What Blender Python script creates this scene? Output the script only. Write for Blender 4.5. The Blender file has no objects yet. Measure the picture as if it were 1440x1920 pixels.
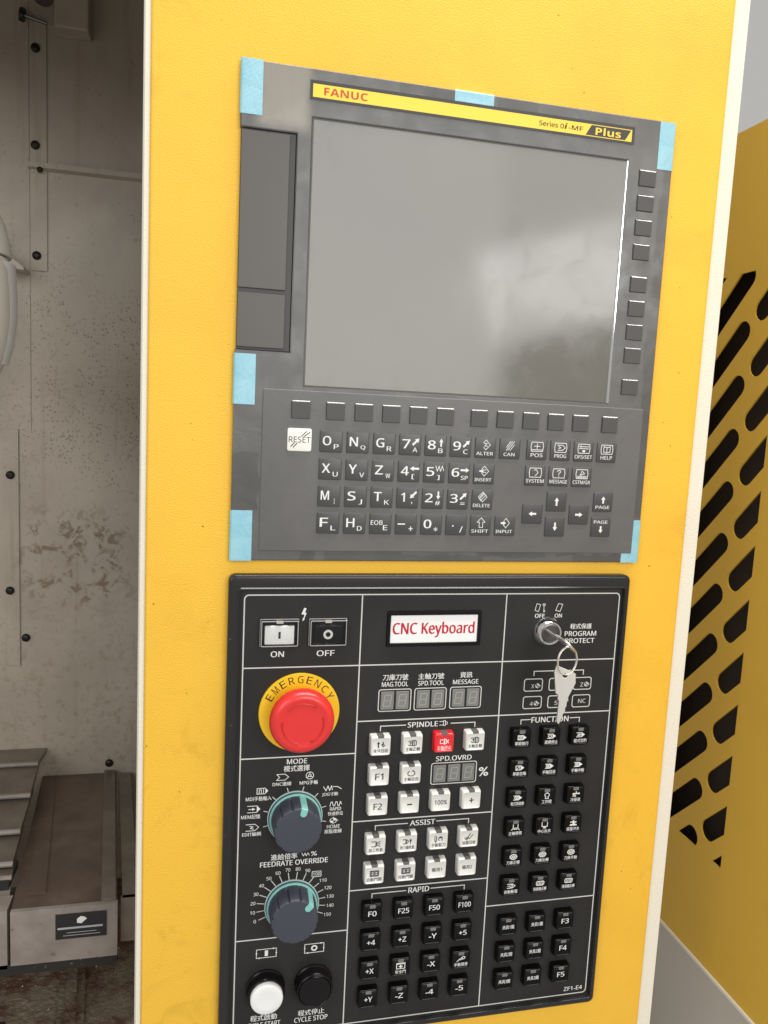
import bpy, bmesh, math, random
from mathutils import Vector, Matrix

# ------------------------------------------------------------------ scene, camera, light
sc = bpy.context.scene
COL = sc.collection
rnd = random.Random(7)
Z0 = 1.70                      # height of the display unit's top edge above the shop floor (m)
# working frame, millimetres: x to the right, y DOWN along the panel, h towards the viewer
def V(x, y, h=0.0):
    return Vector((x / 1000.0, -h / 1000.0, Z0 - y / 1000.0))
def cv(a): return Vector((a[0], a[2], -a[1]))

RR = ((0.9733351, -0.04820626, -0.22426534), (0.01930676, 0.99141581, -0.12931337), (0.22857392, 0.1215354, 0.96591051))
CC = (-24.24, 286.15, -684.02)
cam_d = bpy.data.cameras.new('camera'); cam = bpy.data.objects.new('camera', cam_d); COL.objects.link(cam)
_r, _u, _b = cv(RR[0]), -cv(RR[1]), -cv(RR[2])
M = Matrix.Identity(4)
for i in range(3):
    M[i][0], M[i][1], M[i][2] = _r[i], _u[i], _b[i]
_p = V(CC[0], CC[1], -CC[2])
M[0][3], M[1][3], M[2][3] = _p
cam.matrix_world = M
cam_d.sensor_fit = 'HORIZONTAL'; cam_d.sensor_width = 36.0; cam_d.lens = 36.0 * 1449.18 / 1440.0
cam_d.clip_start = 0.01; cam_d.clip_end = 100
sc.camera = cam

world = bpy.data.worlds.new('World'); sc.world = world; world.use_nodes = True
bg = world.node_tree.nodes['Background']
bg.inputs[0].default_value = (1.0, 0.985, 0.955, 1); bg.inputs[1].default_value = 0.46

def area(name, loc, target, sx, sy, power, color):
    l = bpy.data.lights.new(name, 'AREA'); l.shape = 'RECTANGLE'; l.size = sx; l.size_y = sy; l.energy = power; l.color = color
    o = bpy.data.objects.new(name, l); COL.objects.link(o); o.location = loc
    d = Vector(target) - Vector(loc); o.rotation_euler = d.to_track_quat('-Z', 'Y').to_euler()
    return o
area('workshop_window', (-2.0, -2.4, 2.45), (0.1, 0, 1.35), 1.6, 2.0, 30, (0.96, 0.985, 1.0))
lamp = area('ceiling_lamp', (0.85, -0.36, 3.72), (0.85, -0.36, 1.3), 2.5, 0.5, 80, (1.0, 0.97, 0.91))
lamp.rotation_euler = (0, 0, 0)          # long side along the panel, shining straight down
# lamps added behind the viewer, laid out to make the screen's reflections
def reflection_lamp(name, x0, x1, z0, z1, radiance, roll=0.0, yy=-3.5):
    a = (x1 - x0) * (z1 - z0)
    o = area(name, ((x0 + x1) / 2, yy, (z0 + z1) / 2), (0, 0, 0), x1 - x0, z1 - z0, radiance * math.pi * a, (1.0, 0.985, 0.95))
    o.rotation_euler = (math.radians(90), 0, 0); o.rotation_euler.rotate_axis('Z', math.radians(roll))
reflection_lamp('screen_reflection_lamp', 0.15, 1.60, 1.38, 3.20, 5.6)
reflection_lamp('screen_reflection_lamp', 1.62, 2.70, 2.02, 3.20, 4.4)
reflection_lamp('bright_reflection_lamp', 1.44, 2.75, 2.00, 2.52, 6.5, 17, -3.45)

sc.view_settings.view_transform = 'Standard'; sc.view_settings.look = 'None'
sc.view_settings.exposure = 0.04; sc.view_settings.gamma = 1.0; sc.view_settings.use_curve_mapping = False
sc.cycles.use_denoising = True
sc.cycles.max_bounces = 8; sc.cycles.transparent_max_bounces = 12
sc.render.film_transparent = False

# ------------------------------------------------------------------ materials
MATS = {}
def nd(nt, t, **kw):
    n = nt.nodes.new(t)
    for k, v in kw.items():
        if k.startswith('i_'):
            n.inputs[k[2:].replace('_', ' ')].default_value = v
        else: setattr(n, k, v)
    return n
def mat(name, col, rough=0.5, metal=0.0, spec=0.5, coat=0.0, coat_r=0.05, trans=0.0, ior=1.45, alpha=1.0, emit=None):
    m = bpy.data.materials.new(name); m.use_nodes = True
    b = m.node_tree.nodes['Principled BSDF']
    b.inputs['Base Color'].default_value = (*col, 1); b.inputs['Roughness'].default_value = rough
    b.inputs['Metallic'].default_value = metal; b.inputs['Specular IOR Level'].default_value = spec
    b.inputs['Coat Weight'].default_value = coat; b.inputs['Coat Roughness'].default_value = coat_r
    b.inputs['Transmission Weight'].default_value = trans; b.inputs['IOR'].default_value = ior; b.inputs['Alpha'].default_value = alpha
    if emit:
        b.inputs['Emission Color'].default_value = (*emit[0], 1); b.inputs['Emission Strength'].default_value = emit[1]
    MATS[name] = m
    return m
def nodes(m): return m.node_tree, m.node_tree.nodes['Principled BSDF']
def ocoord(nt): return nd(nt, 'ShaderNodeTexCoord').outputs['Object']
def noise(nt, co, scale, detail=3, rough=0.5, dist=0.0):
    n = nd(nt, 'ShaderNodeTexNoise'); n.inputs['Scale'].default_value = scale; n.inputs['Detail'].default_value = detail
    n.inputs['Roughness'].default_value = rough; n.inputs['Distortion'].default_value = dist
    nt.links.new(co, n.inputs['Vector']); return n.outputs['Fac']
def ramp(nt, fac, a, b, va=0.0, vb=1.0):
    n = nd(nt, 'ShaderNodeMapRange', interpolation_type='SMOOTHSTEP')
    nt.links.new(fac, n.inputs['Value'])
    n.inputs['From Min'].default_value = a; n.inputs['From Max'].default_value = b
    n.inputs['To Min'].default_value = va; n.inputs['To Max'].default_value = vb
    return n.outputs['Result']
def mth(nt, op, a, b):
    n = nd(nt, 'ShaderNodeMath', operation=op)
    for i, s in enumerate((a, b)):
        if hasattr(s, 'links'): nt.links.new(s, n.inputs[i])
        else: n.inputs[i].default_value = s
    return n.outputs[0]
def mixc(nt, fac, a, b):
    n = nd(nt, 'ShaderNodeMix', data_type='RGBA')
    if hasattr(fac, 'links'): nt.links.new(fac, n.inputs[0])
    else: n.inputs[0].default_value = fac
    for i, s in ((6, a), (7, b)):
        if hasattr(s, 'links'): nt.links.new(s, n.inputs[i])
        else: n.inputs[i].default_value = (*s, 1)
    return n.outputs[2]
def bump(nt, b, h, dist, strength=1.0):
    n = nd(nt, 'ShaderNodeBump'); n.inputs['Strength'].default_value = strength; n.inputs['Distance'].default_value = dist
    nt.links.new(h, n.inputs['Height']); nt.links.new(n.outputs[0], b.inputs['Normal'])
def boxmask(nt, co, x0, x1, y0, y1, soft=3.0, wob=None):
    """mask of a region given in panel mm, for an object whose origin is at panel point (0,0)"""
    s = nd(nt, 'ShaderNodeSeparateXYZ'); nt.links.new(co, s.inputs[0])
    X, Z = s.outputs[0], s.outputs[2]
    if wob is not None:
        X = mth(nt, 'ADD', X, wob); Z = mth(nt, 'ADD', Z, wob)
    k = soft / 2000.0
    r = ramp(nt, X, x0 / 1000 - k, x0 / 1000 + k)
    r = mth(nt, 'MULTIPLY', r, ramp(nt, X, x1 / 1000 - k, x1 / 1000 + k, 1, 0))
    r = mth(nt, 'MULTIPLY', r, ramp(nt, Z, -y1 / 1000 - k, -y1 / 1000 + k))
    return mth(nt, 'MULTIPLY', r, ramp(nt, Z, -y0 / 1000 - k, -y0 / 1000 + k, 1, 0))

# yellow orange-peel powder coat
def peel(m, scale, dist, base, dirt, amt, dirt_scale=9, rough=None):
    nt, b = nodes(m); co = ocoord(nt)
    n1 = noise(nt, co, scale, 2, 0.45)
    bump(nt, b, n1, dist)
    d = ramp(nt, noise(nt, co, dirt_scale, 4, 0.6), 0.48, 0.78, 0, amt)
    sp = ramp(nt, noise(nt, co, 260, 2, 0.6), 0.735, 0.76, 0, 0.55)
    c = mixc(nt, d, base, dirt); c = mixc(nt, sp, c, (0.25, 0.13, 0.03))
    nt.links.new(c, b.inputs['Base Color'])
mat('yellow_paint', (0.86, 0.50, 0.05), 0.42, spec=0.4)
def yellow(m):
    nt, b = nodes(m); co = ocoord(nt)
    bump(nt, b, noise(nt, co, 780, 2, 0.45), 0.0005)
    c = mixc(nt, ramp(nt, noise(nt, co, 5, 5, 0.6), 0.42, 0.75, 0, 0.5), (0.87, 0.508, 0.048), (0.72, 0.40, 0.034))
    oily = mth(nt, 'MULTIPLY', ramp(nt, noise(nt, co, 17, 5, 0.7, 0.8), 0.52, 0.68), ramp(nt, noise(nt, co, 3.1, 2), 0.45, 0.6))
    c = mixc(nt, mth(nt, 'MULTIPLY', oily, 0.3), c, (0.50, 0.29, 0.03))
    c = mixc(nt, ramp(nt, noise(nt, co, 170, 2, 0.5), 0.742, 0.765, 0, 0.8), c, (0.16, 0.085, 0.02))
    nt.links.new(c, b.inputs['Base Color'])
    r = mth(nt, 'SUBTRACT', 0.46, mth(nt, 'MULTIPLY', oily, 0.14))
    nt.links.new(r, b.inputs['Roughness'])
yellow(MATS['yellow_paint'])
mat('yellow_paint_shaded', (0.62, 0.37, 0.035), 0.5, spec=0.35)  # column yellow darkened: the guard's shade is put into its colour
peel(MATS['yellow_paint_shaded'], 600, 0.00012, (0.70, 0.425, 0.042), (0.60, 0.355, 0.034), 0.4)
mat('cream_paint', (0.78, 0.74, 0.62), 0.5)
peel(MATS['cream_paint'], 480, 0.0004, (0.80, 0.76, 0.65), (0.66, 0.60, 0.48), 0.35)
mat('grey_base_paint', (0.60, 0.55, 0.48), 0.5)
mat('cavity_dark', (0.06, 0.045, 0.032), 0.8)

# display unit: moulded grey bezel under a hazy protective film
mat('film_bezel', (0.15, 0.145, 0.135), 0.3, spec=0.5)
def _film():
    nt, b = nodes(MATS['film_bezel']); co = ocoord(nt)
    wob = mth(nt, 'MULTIPLY', mth(nt, 'SUBTRACT', noise(nt, co, 60, 3), 0.5), 0.010)
    haze = ramp(nt, noise(nt, co, 14, 4, 0.55), 0.3, 0.75)
    c = mixc(nt, haze, (0.100, 0.098, 0.096), (0.124, 0.120, 0.115))
    pale = boxmask(nt, co, 14, 58, -4, 50, 14, wob)  # reflection of a film crease, painted as a pale patch
    c = mixc(nt, mth(nt, 'MULTIPLY', pale, 0.75), c, (0.30, 0.275, 0.23))
    dark = None
    for q in ((60, 76, 408, 419), (84, 156, 406.5, 419), (150, 236, 411, 419), (231, 300, 407, 414), (312, 330, 404.5, 412), (329, 386, 410, 419),
              (134, 187, -2, 9), (222, 262, -2, 10), (390, 403, 40, 160), (388.5, 403, 190, 372), (-2, 23, 322, 373), (392, 398, 278, 290)):
        k = boxmask(nt, co, *q, 1.4, wob)
        dark = k if dark is None else mth(nt, 'MAXIMUM', dark, k)
    c = mixc(nt, mth(nt, 'MULTIPLY', dark, 0.5), c, (0.062, 0.060, 0.060))
    nt.links.new(c, b.inputs['Base Color'])
    nt.links.new(ramp(nt, noise(nt, co, 30, 3), 0.3, 0.7, 0.22, 0.42), b.inputs['Roughness'])
    bump(nt, b, noise(nt, co, 25, 3, 0.5, 1.0), 0.0012, 0.35)
_film()
mat('film_screen', (0.25, 0.245, 0.215), 0.2, spec=0.5)
def _scr():
    nt, b = nodes(MATS['film_screen']); co = ocoord(nt)
    n = ramp(nt, noise(nt, co, 5, 3, 0.5), 0.3, 0.7)
    c = mixc(nt, n, (0.140, 0.136, 0.122), (0.160, 0.154, 0.137))
    sm = ramp(nt, noise(nt, co, 95, 5, 0.7, 1.2), 0.66, 0.72, 0, 0.5)
    sm = mth(nt, 'MULTIPLY', sm, ramp(nt, noise(nt, co, 11, 2), 0.55, 0.68))
    c = mixc(nt, sm, c, (0.075, 0.073, 0.07))
    nt.links.new(c, b.inputs['Base Color'])
    gr = ramp(nt, noise(nt, co, 30, 5, 0.65, 1.0), 0.4, 0.75, 0.09, 0.17)
    nt.links.new(gr, b.inputs['Roughness'])
    bump(nt, b, noise(nt, co, 10, 2, 0.5, 0.4), 0.0004, 0.2)
_scr()
mat('slot_door', (0.085, 0.078, 0.072), 0.38)
mat('slot_recess', (0.05, 0.047, 0.044), 0.45)
mat('key_grey', (0.060, 0.058, 0.058), 0.33)
mat('soft_key', (0.070, 0.068, 0.066), 0.45, spec=0.4)
mat('key_white', (0.82, 0.80, 0.74), 0.35)
mat('print_white', (0.78, 0.78, 0.75), 0.5)
mat('print_dim', (0.60, 0.60, 0.57), 0.5)
mat('print_black', (0.02, 0.02, 0.02), 0.5)
mat('strip_black', (0.03, 0.028, 0.025), 0.4)
mat('strip_yellow', (0.90, 0.62, 0.04), 0.35)
mat('print_red', (0.55, 0.05, 0.02), 0.4)
mat('tape_blue', (0.30, 0.58, 0.66), 0.35, coat=0.3)
def _tape():
    nt, b = nodes(MATS['tape_blue']); co = ocoord(nt)
    w = nd(nt, 'ShaderNodeTexWave', wave_type='BANDS', bands_direction='Z'); w.inputs['Scale'].default_value = 320; w.inputs['Distortion'].default_value = 0.15
    nt.links.new(co, w.inputs['Vector'])
    c = mixc(nt, ramp(nt, noise(nt, co, 45, 4, 0.6), 0.3, 0.7), (0.22, 0.49, 0.60), (0.29, 0.56, 0.65))
    nt.links.new(c, b.inputs['Base Color']); bump(nt, b, mth(nt, 'ADD', mth(nt, 'MULTIPLY', w.outputs['Fac'], 0.15), noise(nt, co, 70, 4, 0.6, 1.5)), 0.0012, 0.6)
_tape()

# operator panel
mat('panel_face', (0.024, 0.023, 0.022), 0.4, spec=0.3)
def _pf():
    nt, b = nodes(MATS['panel_face']); co = ocoord(nt)
    sp = ramp(nt, noise(nt, co, 420, 2, 0.5), 0.765, 0.78, 0, 0.5)
    c = mixc(nt, ramp(nt, noise(nt, co, 12, 3), 0.3, 0.7), (0.021, 0.020, 0.019), (0.028, 0.026, 0.025))
    nt.links.new(mixc(nt, sp, c, (0.25, 0.24, 0.22)), b.inputs['Base Color'])
    bump(nt, b, noise(nt, co, 1400, 2), 0.0001, 0.5)
_pf()
mat('panel_bezel', (0.018, 0.018, 0.018), 0.22, spec=0.4)
def _pb():
    nt, b = nodes(MATS['panel_bezel']); co = ocoord(nt)
    sp = ramp(nt, noise(nt, co, 300, 2, 0.5), 0.74, 0.76, 0, 0.5)
    nt.links.new(mixc(nt, sp, (0.022, 0.022, 0.022), (0.22, 0.2, 0.17)), b.inputs['Base Color'])
_pb()
mat('line_white', (0.62, 0.62, 0.58), 0.5)
mat('btn_black', (0.004, 0.004, 0.0045), 0.12, spec=0.22)
mat('btn_white', (0.74, 0.73, 0.69), 0.18, coat=1.0, coat_r=0.04)
mat('btn_red', (0.62, 0.008, 0.015), 0.15, coat=1.0, emit=((0.9, 0.01, 0.02), 0.22))
mat('led_dark', (0.13, 0.126, 0.12), 0.3)
mat('led_grey', (0.16, 0.155, 0.15), 0.25, coat=0.6)
mat('digit_block', (0.20, 0.20, 0.185), 0.3, coat=0.4)
mat('digit_seg', (0.33, 0.33, 0.30), 0.3)
mat('estop_red', (0.70, 0.030, 0.028), 0.33, coat=0.25, coat_r=0.2)
mat('estop_red_shaded', (0.50, 0.02, 0.018), 0.35)  # darker red paints the shading of the embossed turn arrows
mat('estop_yellow', (0.88, 0.56, 0.02), 0.35)
mat('knob_navy', (0.050, 0.054, 0.073), 0.42)
mat('knob_teal', (0.22, 0.52, 0.48), 0.38)
mat('dial_ring', (0.42, 0.58, 0.56), 0.4)
mat('gloss_black', (0.006, 0.005, 0.006), 0.2, spec=0.3)
mat('cap_white', (0.82, 0.82, 0.80), 0.35, coat=0.3)
mat('chrome', (0.80, 0.80, 0.80), 0.07, metal=1.0)
mat('steel', (0.80, 0.77, 0.70), 0.3, metal=0.75)
mat('steel_dark', (0.16, 0.155, 0.15), 0.3, metal=1.0)
m = mat('clear_plastic', (1, 1, 1), 0.05)
nt, b = nodes(m); tr = nd(nt, 'ShaderNodeBsdfTransparent'); gl = nd(nt, 'ShaderNodeBsdfGlossy'); gl.inputs['Roughness'].default_value = .05
fr = nd(nt, 'ShaderNodeFresnel'); fr.inputs['IOR'].default_value = 1.4; mx = nd(nt, 'ShaderNodeMixShader')
nt.links.new(fr.outputs[0], mx.inputs[0]); nt.links.new(tr.outputs[0], mx.inputs[1]); nt.links.new(gl.outputs[0], mx.inputs[2]); nt.links.new(mx.outputs[0], nt.nodes['Material Output'].inputs[0])
mat('edge_highlight', (0.55, 0.54, 0.52), 0.12, spec=0.8, alpha=0.55)  # pale colour paints the highlights along the clear covers' edges
mat('plate_white', (0.86, 0.85, 0.84), 0.3, coat=0.3)
mat('print_crimson', (0.50, 0.012, 0.03), 0.4)

# machine interior
mat('cabin_paint', (0.42, 0.39, 0.33), 0.38, spec=0.5)
def _cab():
    nt, b = nodes(MATS['cabin_paint']); co = ocoord(nt)
    base = mixc(nt, ramp(nt, noise(nt, co, 6, 4), 0.3, 0.7), (0.41, 0.36, 0.295), (0.48, 0.42, 0.345))
    vor = nd(nt, 'ShaderNodeTexVoronoi'); vor.inputs['Scale'].default_value = 210; vor.inputs['Randomness'].default_value = 1
    nt.links.new(co, vor.inputs['Vector'])
    spots = ramp(nt, vor.outputs['Distance'], 0.12, 0.42, 1, 0)
    wob = mth(nt, 'MULTIPLY', mth(nt, 'SUBTRACT', noise(nt, co, 11, 3), 0.5), 0.16)
    reg = mth(nt, 'MULTIPLY', boxmask(nt, co, -300, -60, 110, 420, 90, wob), ramp(nt, noise(nt, co, 55, 3), 0.36, 0.62))
    sp2 = mth(nt, 'MULTIPLY', ramp(nt, noise(nt, co, 190, 3, 0.6), 0.60, 0.68), ramp(nt, noise(nt, co, 25, 3), 0.45, 0.65))
    spots = mth(nt, 'MULTIPLY', mth(nt, 'MAXIMUM', mth(nt, 'MULTIPLY', spots, reg), mth(nt, 'MULTIPLY', sp2, 0.6)), 0.75)
    c = mixc(nt, spots, base, (0.13, 0.085, 0.05))
    st = mth(nt, 'MULTIPLY', boxmask(nt, co, -282, -140, 455, 600, 50, mth(nt, 'MULTIPLY', wob, 0.4)), ramp(nt, noise(nt, co, 42, 6, 0.72, 0.8), 0.50, 0.60))
    c = mixc(nt, mth(nt, 'MULTIPLY', st, 0.85), c, (0.16, 0.10, 0.05))
    hz = ramp(nt, noise(nt, co, 4.5, 5, 0.6, 0.5), 0.35, 0.7, 0, 0.42)
    c = mixc(nt, hz, c, (0.24, 0.195, 0.15))
    sk_ = nd(nt, 'ShaderNodeMapping'); sk_.inputs['Scale'].default_value = (60, 60, 2.5); nt.links.new(co, sk_.inputs[0])
    c = mixc(nt, ramp(nt, noise(nt, sk_.outputs[0], 1.0, 4, 0.6), 0.56, 0.75, 0, 0.35), c, (0.22, 0.16, 0.10))
    lowr = mth(nt, 'MULTIPLY', boxmask(nt, co, -400, 0, 600, 1300, 260), ramp(nt, noise(nt, co, 110, 4, 0.7), 0.5, 0.66))
    c = mixc(nt, mth(nt, 'MULTIPLY', lowr, 0.4), c, (0.24, 0.16, 0.09))
    nt.links.new(c, b.inputs['Base Color'])
_cab()
mat('cover_steel', (0.30, 0.27, 0.23), 0.35, metal=0.6)
def _cov():
    nt, b = nodes(MATS['cover_steel']); co = ocoord(nt)
    c = mixc(nt, ramp(nt, noise(nt, co, 14, 4, 0.6), 0.35, 0.65), (0.20, 0.175, 0.145), (0.28, 0.245, 0.205))
    rust = ramp(nt, noise(nt, co, 60, 4, 0.7), 0.62, 0.72, 0, 0.5)
    nt.links.new(mixc(nt, rust, c, (0.16, 0.08, 0.04)), b.inputs['Base Color'])
_cov()
mat('rust_top', (0.20, 0.145, 0.11), 0.45, metal=0.2)
def _rt():
    nt, b = nodes(MATS['rust_top']); co = ocoord(nt)
    c = mixc(nt, ramp(nt, noise(nt, co, 12, 4, 0.6), 0.35, 0.68), (0.11, 0.078, 0.06), (0.185, 0.135, 0.105))
    c = mixc(nt, ramp(nt, noise(nt, co, 70, 4, 0.7), 0.6, 0.72, 0, 0.45), c, (0.13, 0.045, 0.03))
    nt.links.new(c, b.inputs['Base Color'])
_rt()
mat('skirt_paint', (0.36, 0.30, 0.25), 0.35)
def _sk():
    nt, b = nodes(MATS['skirt_paint']); co = ocoord(nt)
    c = mixc(nt, ramp(nt, noise(nt, co, 20, 5, 0.65), 0.35, 0.7), (0.30, 0.26, 0.23), (0.22, 0.185, 0.16))
    nt.links.new(mixc(nt, ramp(nt, noise(nt, co, 90, 4, 0.7), 0.62, 0.72, 0, 0.6), c, (0.15, 0.07, 0.04)), b.inputs['Base Color'])
_sk()
mat('rubber', (0.025, 0.024, 0.022), 0.6)
def _rub():
    nt, b = nodes(MATS['rubber']); co = ocoord(nt)
    nt.links.new(mixc(nt, ramp(nt, noise(nt, co, 160, 4, 0.7), 0.63, 0.68), (0.025, 0.024, 0.022), (0.25, 0.2, 0.15)), b.inputs['Base Color'])
_rub()
mat('floor_rust', (0.13, 0.09, 0.06), 0.55)
def _fl():
    nt, b = nodes(MATS['floor_rust']); co = ocoord(nt)
    c = mixc(nt, ramp(nt, noise(nt, co, 16, 5, 0.65), 0.4, 0.62), (0.34, 0.28, 0.20), (0.16, 0.075, 0.05))
    c = mixc(nt, ramp(nt, noise(nt, co, 130, 4, 0.7), 0.58, 0.66), c, (0.33, 0.28, 0.21))
    nt.links.new(c, b.inputs['Base Color']); bump(nt, b, noise(nt, co, 150, 4), 0.003)
_fl()
mat('bolt_black', (0.03, 0.028, 0.025), 0.35, metal=0.6)
mat('shell_white', (0.72, 0.68, 0.60), 0.35)
mat('plaque_black', (0.02, 0.02, 0.022), 0.3)
mat('print_grey', (0.40, 0.42, 0.44), 0.5)

# ------------------------------------------------------------------ object helpers
WLOC = {}
def link(o, parent, origin):
    COL.objects.link(o)
    if parent is not None:
        o.parent = parent; o.location = origin - WLOC[parent.name]
    else: o.location = origin
    WLOC[o.name] = origin.copy()
    return o
def tag(o, label=None, cat=None, group=None, kind=None):
    if label: o['label'] = label
    if cat: o['category'] = cat
    if group: o['group'] = group
    if kind: o['kind'] = kind
    return o
def thing(name, at, label, cat, group=None):
    o = bpy.data.objects.new(name, None); o.empty_display_size = 0.02
    return tag(link(o, None, at), label, cat, group)
def mesh_from(name, verts, faces, smooth=False, recalc=True):
    """verts in local panel mm (x, y down, h) relative to the part origin"""
    me = bpy.data.meshes.new(name)
    me.from_pydata([(x / 1000, -h / 1000, -y / 1000) for x, y, h in verts], [], faces)
    if recalc:
        bm = bmesh.new(); bm.from_mesh(me); bmesh.ops.recalc_face_normals(bm, faces=bm.faces); bm.to_mesh(me); bm.free()
    if smooth:
        for p in me.polygons: p.use_smooth = True
    return me
def part(name, me, material, parent, at):
    """me: mesh (may be shared), at: (x,y,h)"""
    if material and not me.materials: me.materials.append(MATS[material])
    o = bpy.data.objects.new(name, me)
    return link(o, parent, V(*at))
def smooth_angle(me, deg=35):
    for p in me.polygons: p.use_smooth = True
    bm = bmesh.new(); bm.from_mesh(me)
    for e in bm.edges:
        if len(e.link_faces) == 2 and e.calc_face_angle(0) > math.radians(deg): e.smooth = False
    bm.to_mesh(me); bm.free()
    return me
def rrect(w, h, r, n=3, cx=0.0, cy=0.0):
    r = max(0.01, min(r, w / 2 - .01, h / 2 - .01)); pts = []
    for (sx, sy, a0) in ((1, 1, 0), (-1, 1, 90), (-1, -1, 180), (1, -1, 270)):
        for i in range(n + 1):
            a = math.radians(a0 + 90 * i / n)
            pts.append((cx + sx * (w / 2 - r) + r * math.cos(a), cy + sy * (h / 2 - r) + r * math.sin(a)))
    return pts
def circle(r, n=32, cx=0.0, cy=0.0):
    return [(cx + r * math.cos(2 * math.pi * i / n), cy + r * math.sin(2 * math.pi * i / n)) for i in range(n)]
def loft(layers, cap0=True, cap1=True):
    """layers: [(outline, h)] with equal counts"""
    vs, fs = [], []; n = len(layers[0][0])
    for pts, h in layers:
        vs += [(x, y, h) for x, y in pts]
    for k in range(len(layers) - 1):
        for i in range(n):
            j = (i + 1) % n
            fs.append((k * n + i, k * n + j, (k + 1) * n + j, (k + 1) * n + i))
    if cap0: fs.append(tuple(range(n))[::-1])
    if cap1: fs.append(tuple((len(layers) - 1) * n + i for i in range(n)))
    return vs, fs
def cap_mesh(name, w, h, H, r=1.5, bev=0.8, taper=0.0, dish=0.0, n=3, h0=0.0, sm=True):
    L = [(rrect(w, h, r, n), h0)]
    wt, ht = w - taper, h - taper
    for a in (0, 30, 60, 90):
        t = math.radians(a)
        L.append((rrect(wt - 2 * bev * (1 - math.cos(t)), ht - 2 * bev * (1 - math.cos(t)), r, n), H - bev + bev * math.sin(t)))
    if dish: L.append((rrect(wt - 2 * bev - 2.4, ht - 2 * bev - 2.4, r, n), H - dish))
    me = mesh_from(name, *loft(L))
    return smooth_angle(me, 50) if sm else me
def lathe_mesh(name, prof, n=40, groove=None):
    """prof: [(r,h)]"""
    L = [(circle(max(r, .02), n), h) for r, h in prof]
    return smooth_angle(mesh_from(name, *loft(L)), 40)
def strokes(polys, w, h=0.0):
    vs, fs = [], []
    for pl in polys:
        for a, b in zip(pl[:-1], pl[1:]):
            dx, dy = b[0] - a[0], b[1] - a[1]; L = math.hypot(dx, dy)
            if L < 1e-6: continue
            ux, uy = dx / L * w / 2, dy / L * w / 2
            k = len(vs)
            vs += [(a[0] - ux - uy, a[1] - uy + ux, h), (a[0] - ux + uy, a[1] - uy - ux, h), (b[0] + ux + uy, b[1] + uy - ux, h), (b[0] + ux - uy, b[1] + uy + ux, h)]
            h += 0.0004
            fs.append((k, k + 1, k + 2, k + 3))
    return vs, fs
def join(*vf):
    V_, F_ = [], []
    for vs, fs in vf:
        k = len(V_); V_ += vs; F_ += [tuple(i + k for i in f) for f in fs]
    return V_, F_
def boxvf(x0, x1, y0, y1, h0, h1):
    v = [(x, y, h) for h in (h0, h1) for y in (y0, y1) for x in (x0, x1)]
    return v, [(0, 1, 3, 2), (4, 6, 7, 5), (0, 4, 5, 1), (2, 3, 7, 6), (0, 2, 6, 4), (1, 5, 7, 3)]
def boxpart(name, x0, x1, y0, y1, h0, h1, material, parent, bev=0.0):
    cx, cy = (x0 + x1) / 2, (y0 + y1) / 2
    vs, fs = boxvf(x0 - cx, x1 - cx, y0 - cy, y1 - cy, h0, h1)
    me = mesh_from(name, vs, fs)
    if bev:
        bm = bmesh.new(); bm.from_mesh(me)
        bmesh.ops.bevel(bm, geom=bm.edges[:] + bm.verts[:], offset=bev / 1000, segments=2, affect='EDGES', profile=0.5)
        bm.to_mesh(me); bm.free()
    return part(name, me, material, parent, (cx, cy, 0))
def tubevf(pts, r, n=8, closed=False):
    P = [Vector(p) for p in pts]; vs, fs = [], []; m = len(P)
    for i, p in enumerate(P):
        a = P[(i - 1) % m] if (closed or i) else p; b = P[(i + 1) % m] if (closed or i < m - 1) else p
        t = (b - a).normalized()
        up = Vector((0, 0, 1)) if abs(t.z) < .9 else Vector((1, 0, 0))
        u = t.cross(up).normalized(); w = t.cross(u)
        for k in range(n):
            q = p + r * (math.cos(2 * math.pi * k / n) * u + math.sin(2 * math.pi * k / n) * w); vs.append(tuple(q))
    for i in range(m if closed else m - 1):
        j = (i + 1) % m
        for k in range(n):
            l = (k + 1) % n; fs.append((i * n + k, i * n + l, j * n + l, j * n + k))
    if not closed: fs += [tuple(range(n)), tuple((m - 1) * n + k for k in range(n))]
    return vs, fs

def plate(name, outer, holes, h0, h1, bev, material, parent, at):
    """flat plate with holes: 2D filled curve, extruded; outlines in mm relative to at"""
    c = bpy.data.curves.new(name, 'CURVE'); c.dimensions = '2D'; c.fill_mode = 'BOTH'
    c.extrude = (h1 - h0) / 2000 - bev / 1000; c.bevel_depth = bev / 1000; c.bevel_resolution = 1; c.offset = -bev / 1000
    for pts in [outer] + holes:
        s = c.splines.new('POLY'); s.points.add(len(pts) - 1); s.use_cyclic_u = True
        for p, (x, y) in zip(s.points, pts): p.co = (x / 1000, -y / 1000, 0, 1)
    o = bpy.data.objects.new(name, c); COL.objects.link(o)
    me = bpy.data.meshes.new_from_object(o.evaluated_get(bpy.context.evaluated_depsgraph_get()))
    bpy.data.objects.remove(o); bpy.data.curves.remove(c)
    mid = (h0 + h1) / 2000
    for v in me.vertices: v.co = (v.co.x, -(v.co.z + mid), v.co.y)
    me.materials.clear(); me.name = name
    return part(name, me, material, parent, at)

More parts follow.
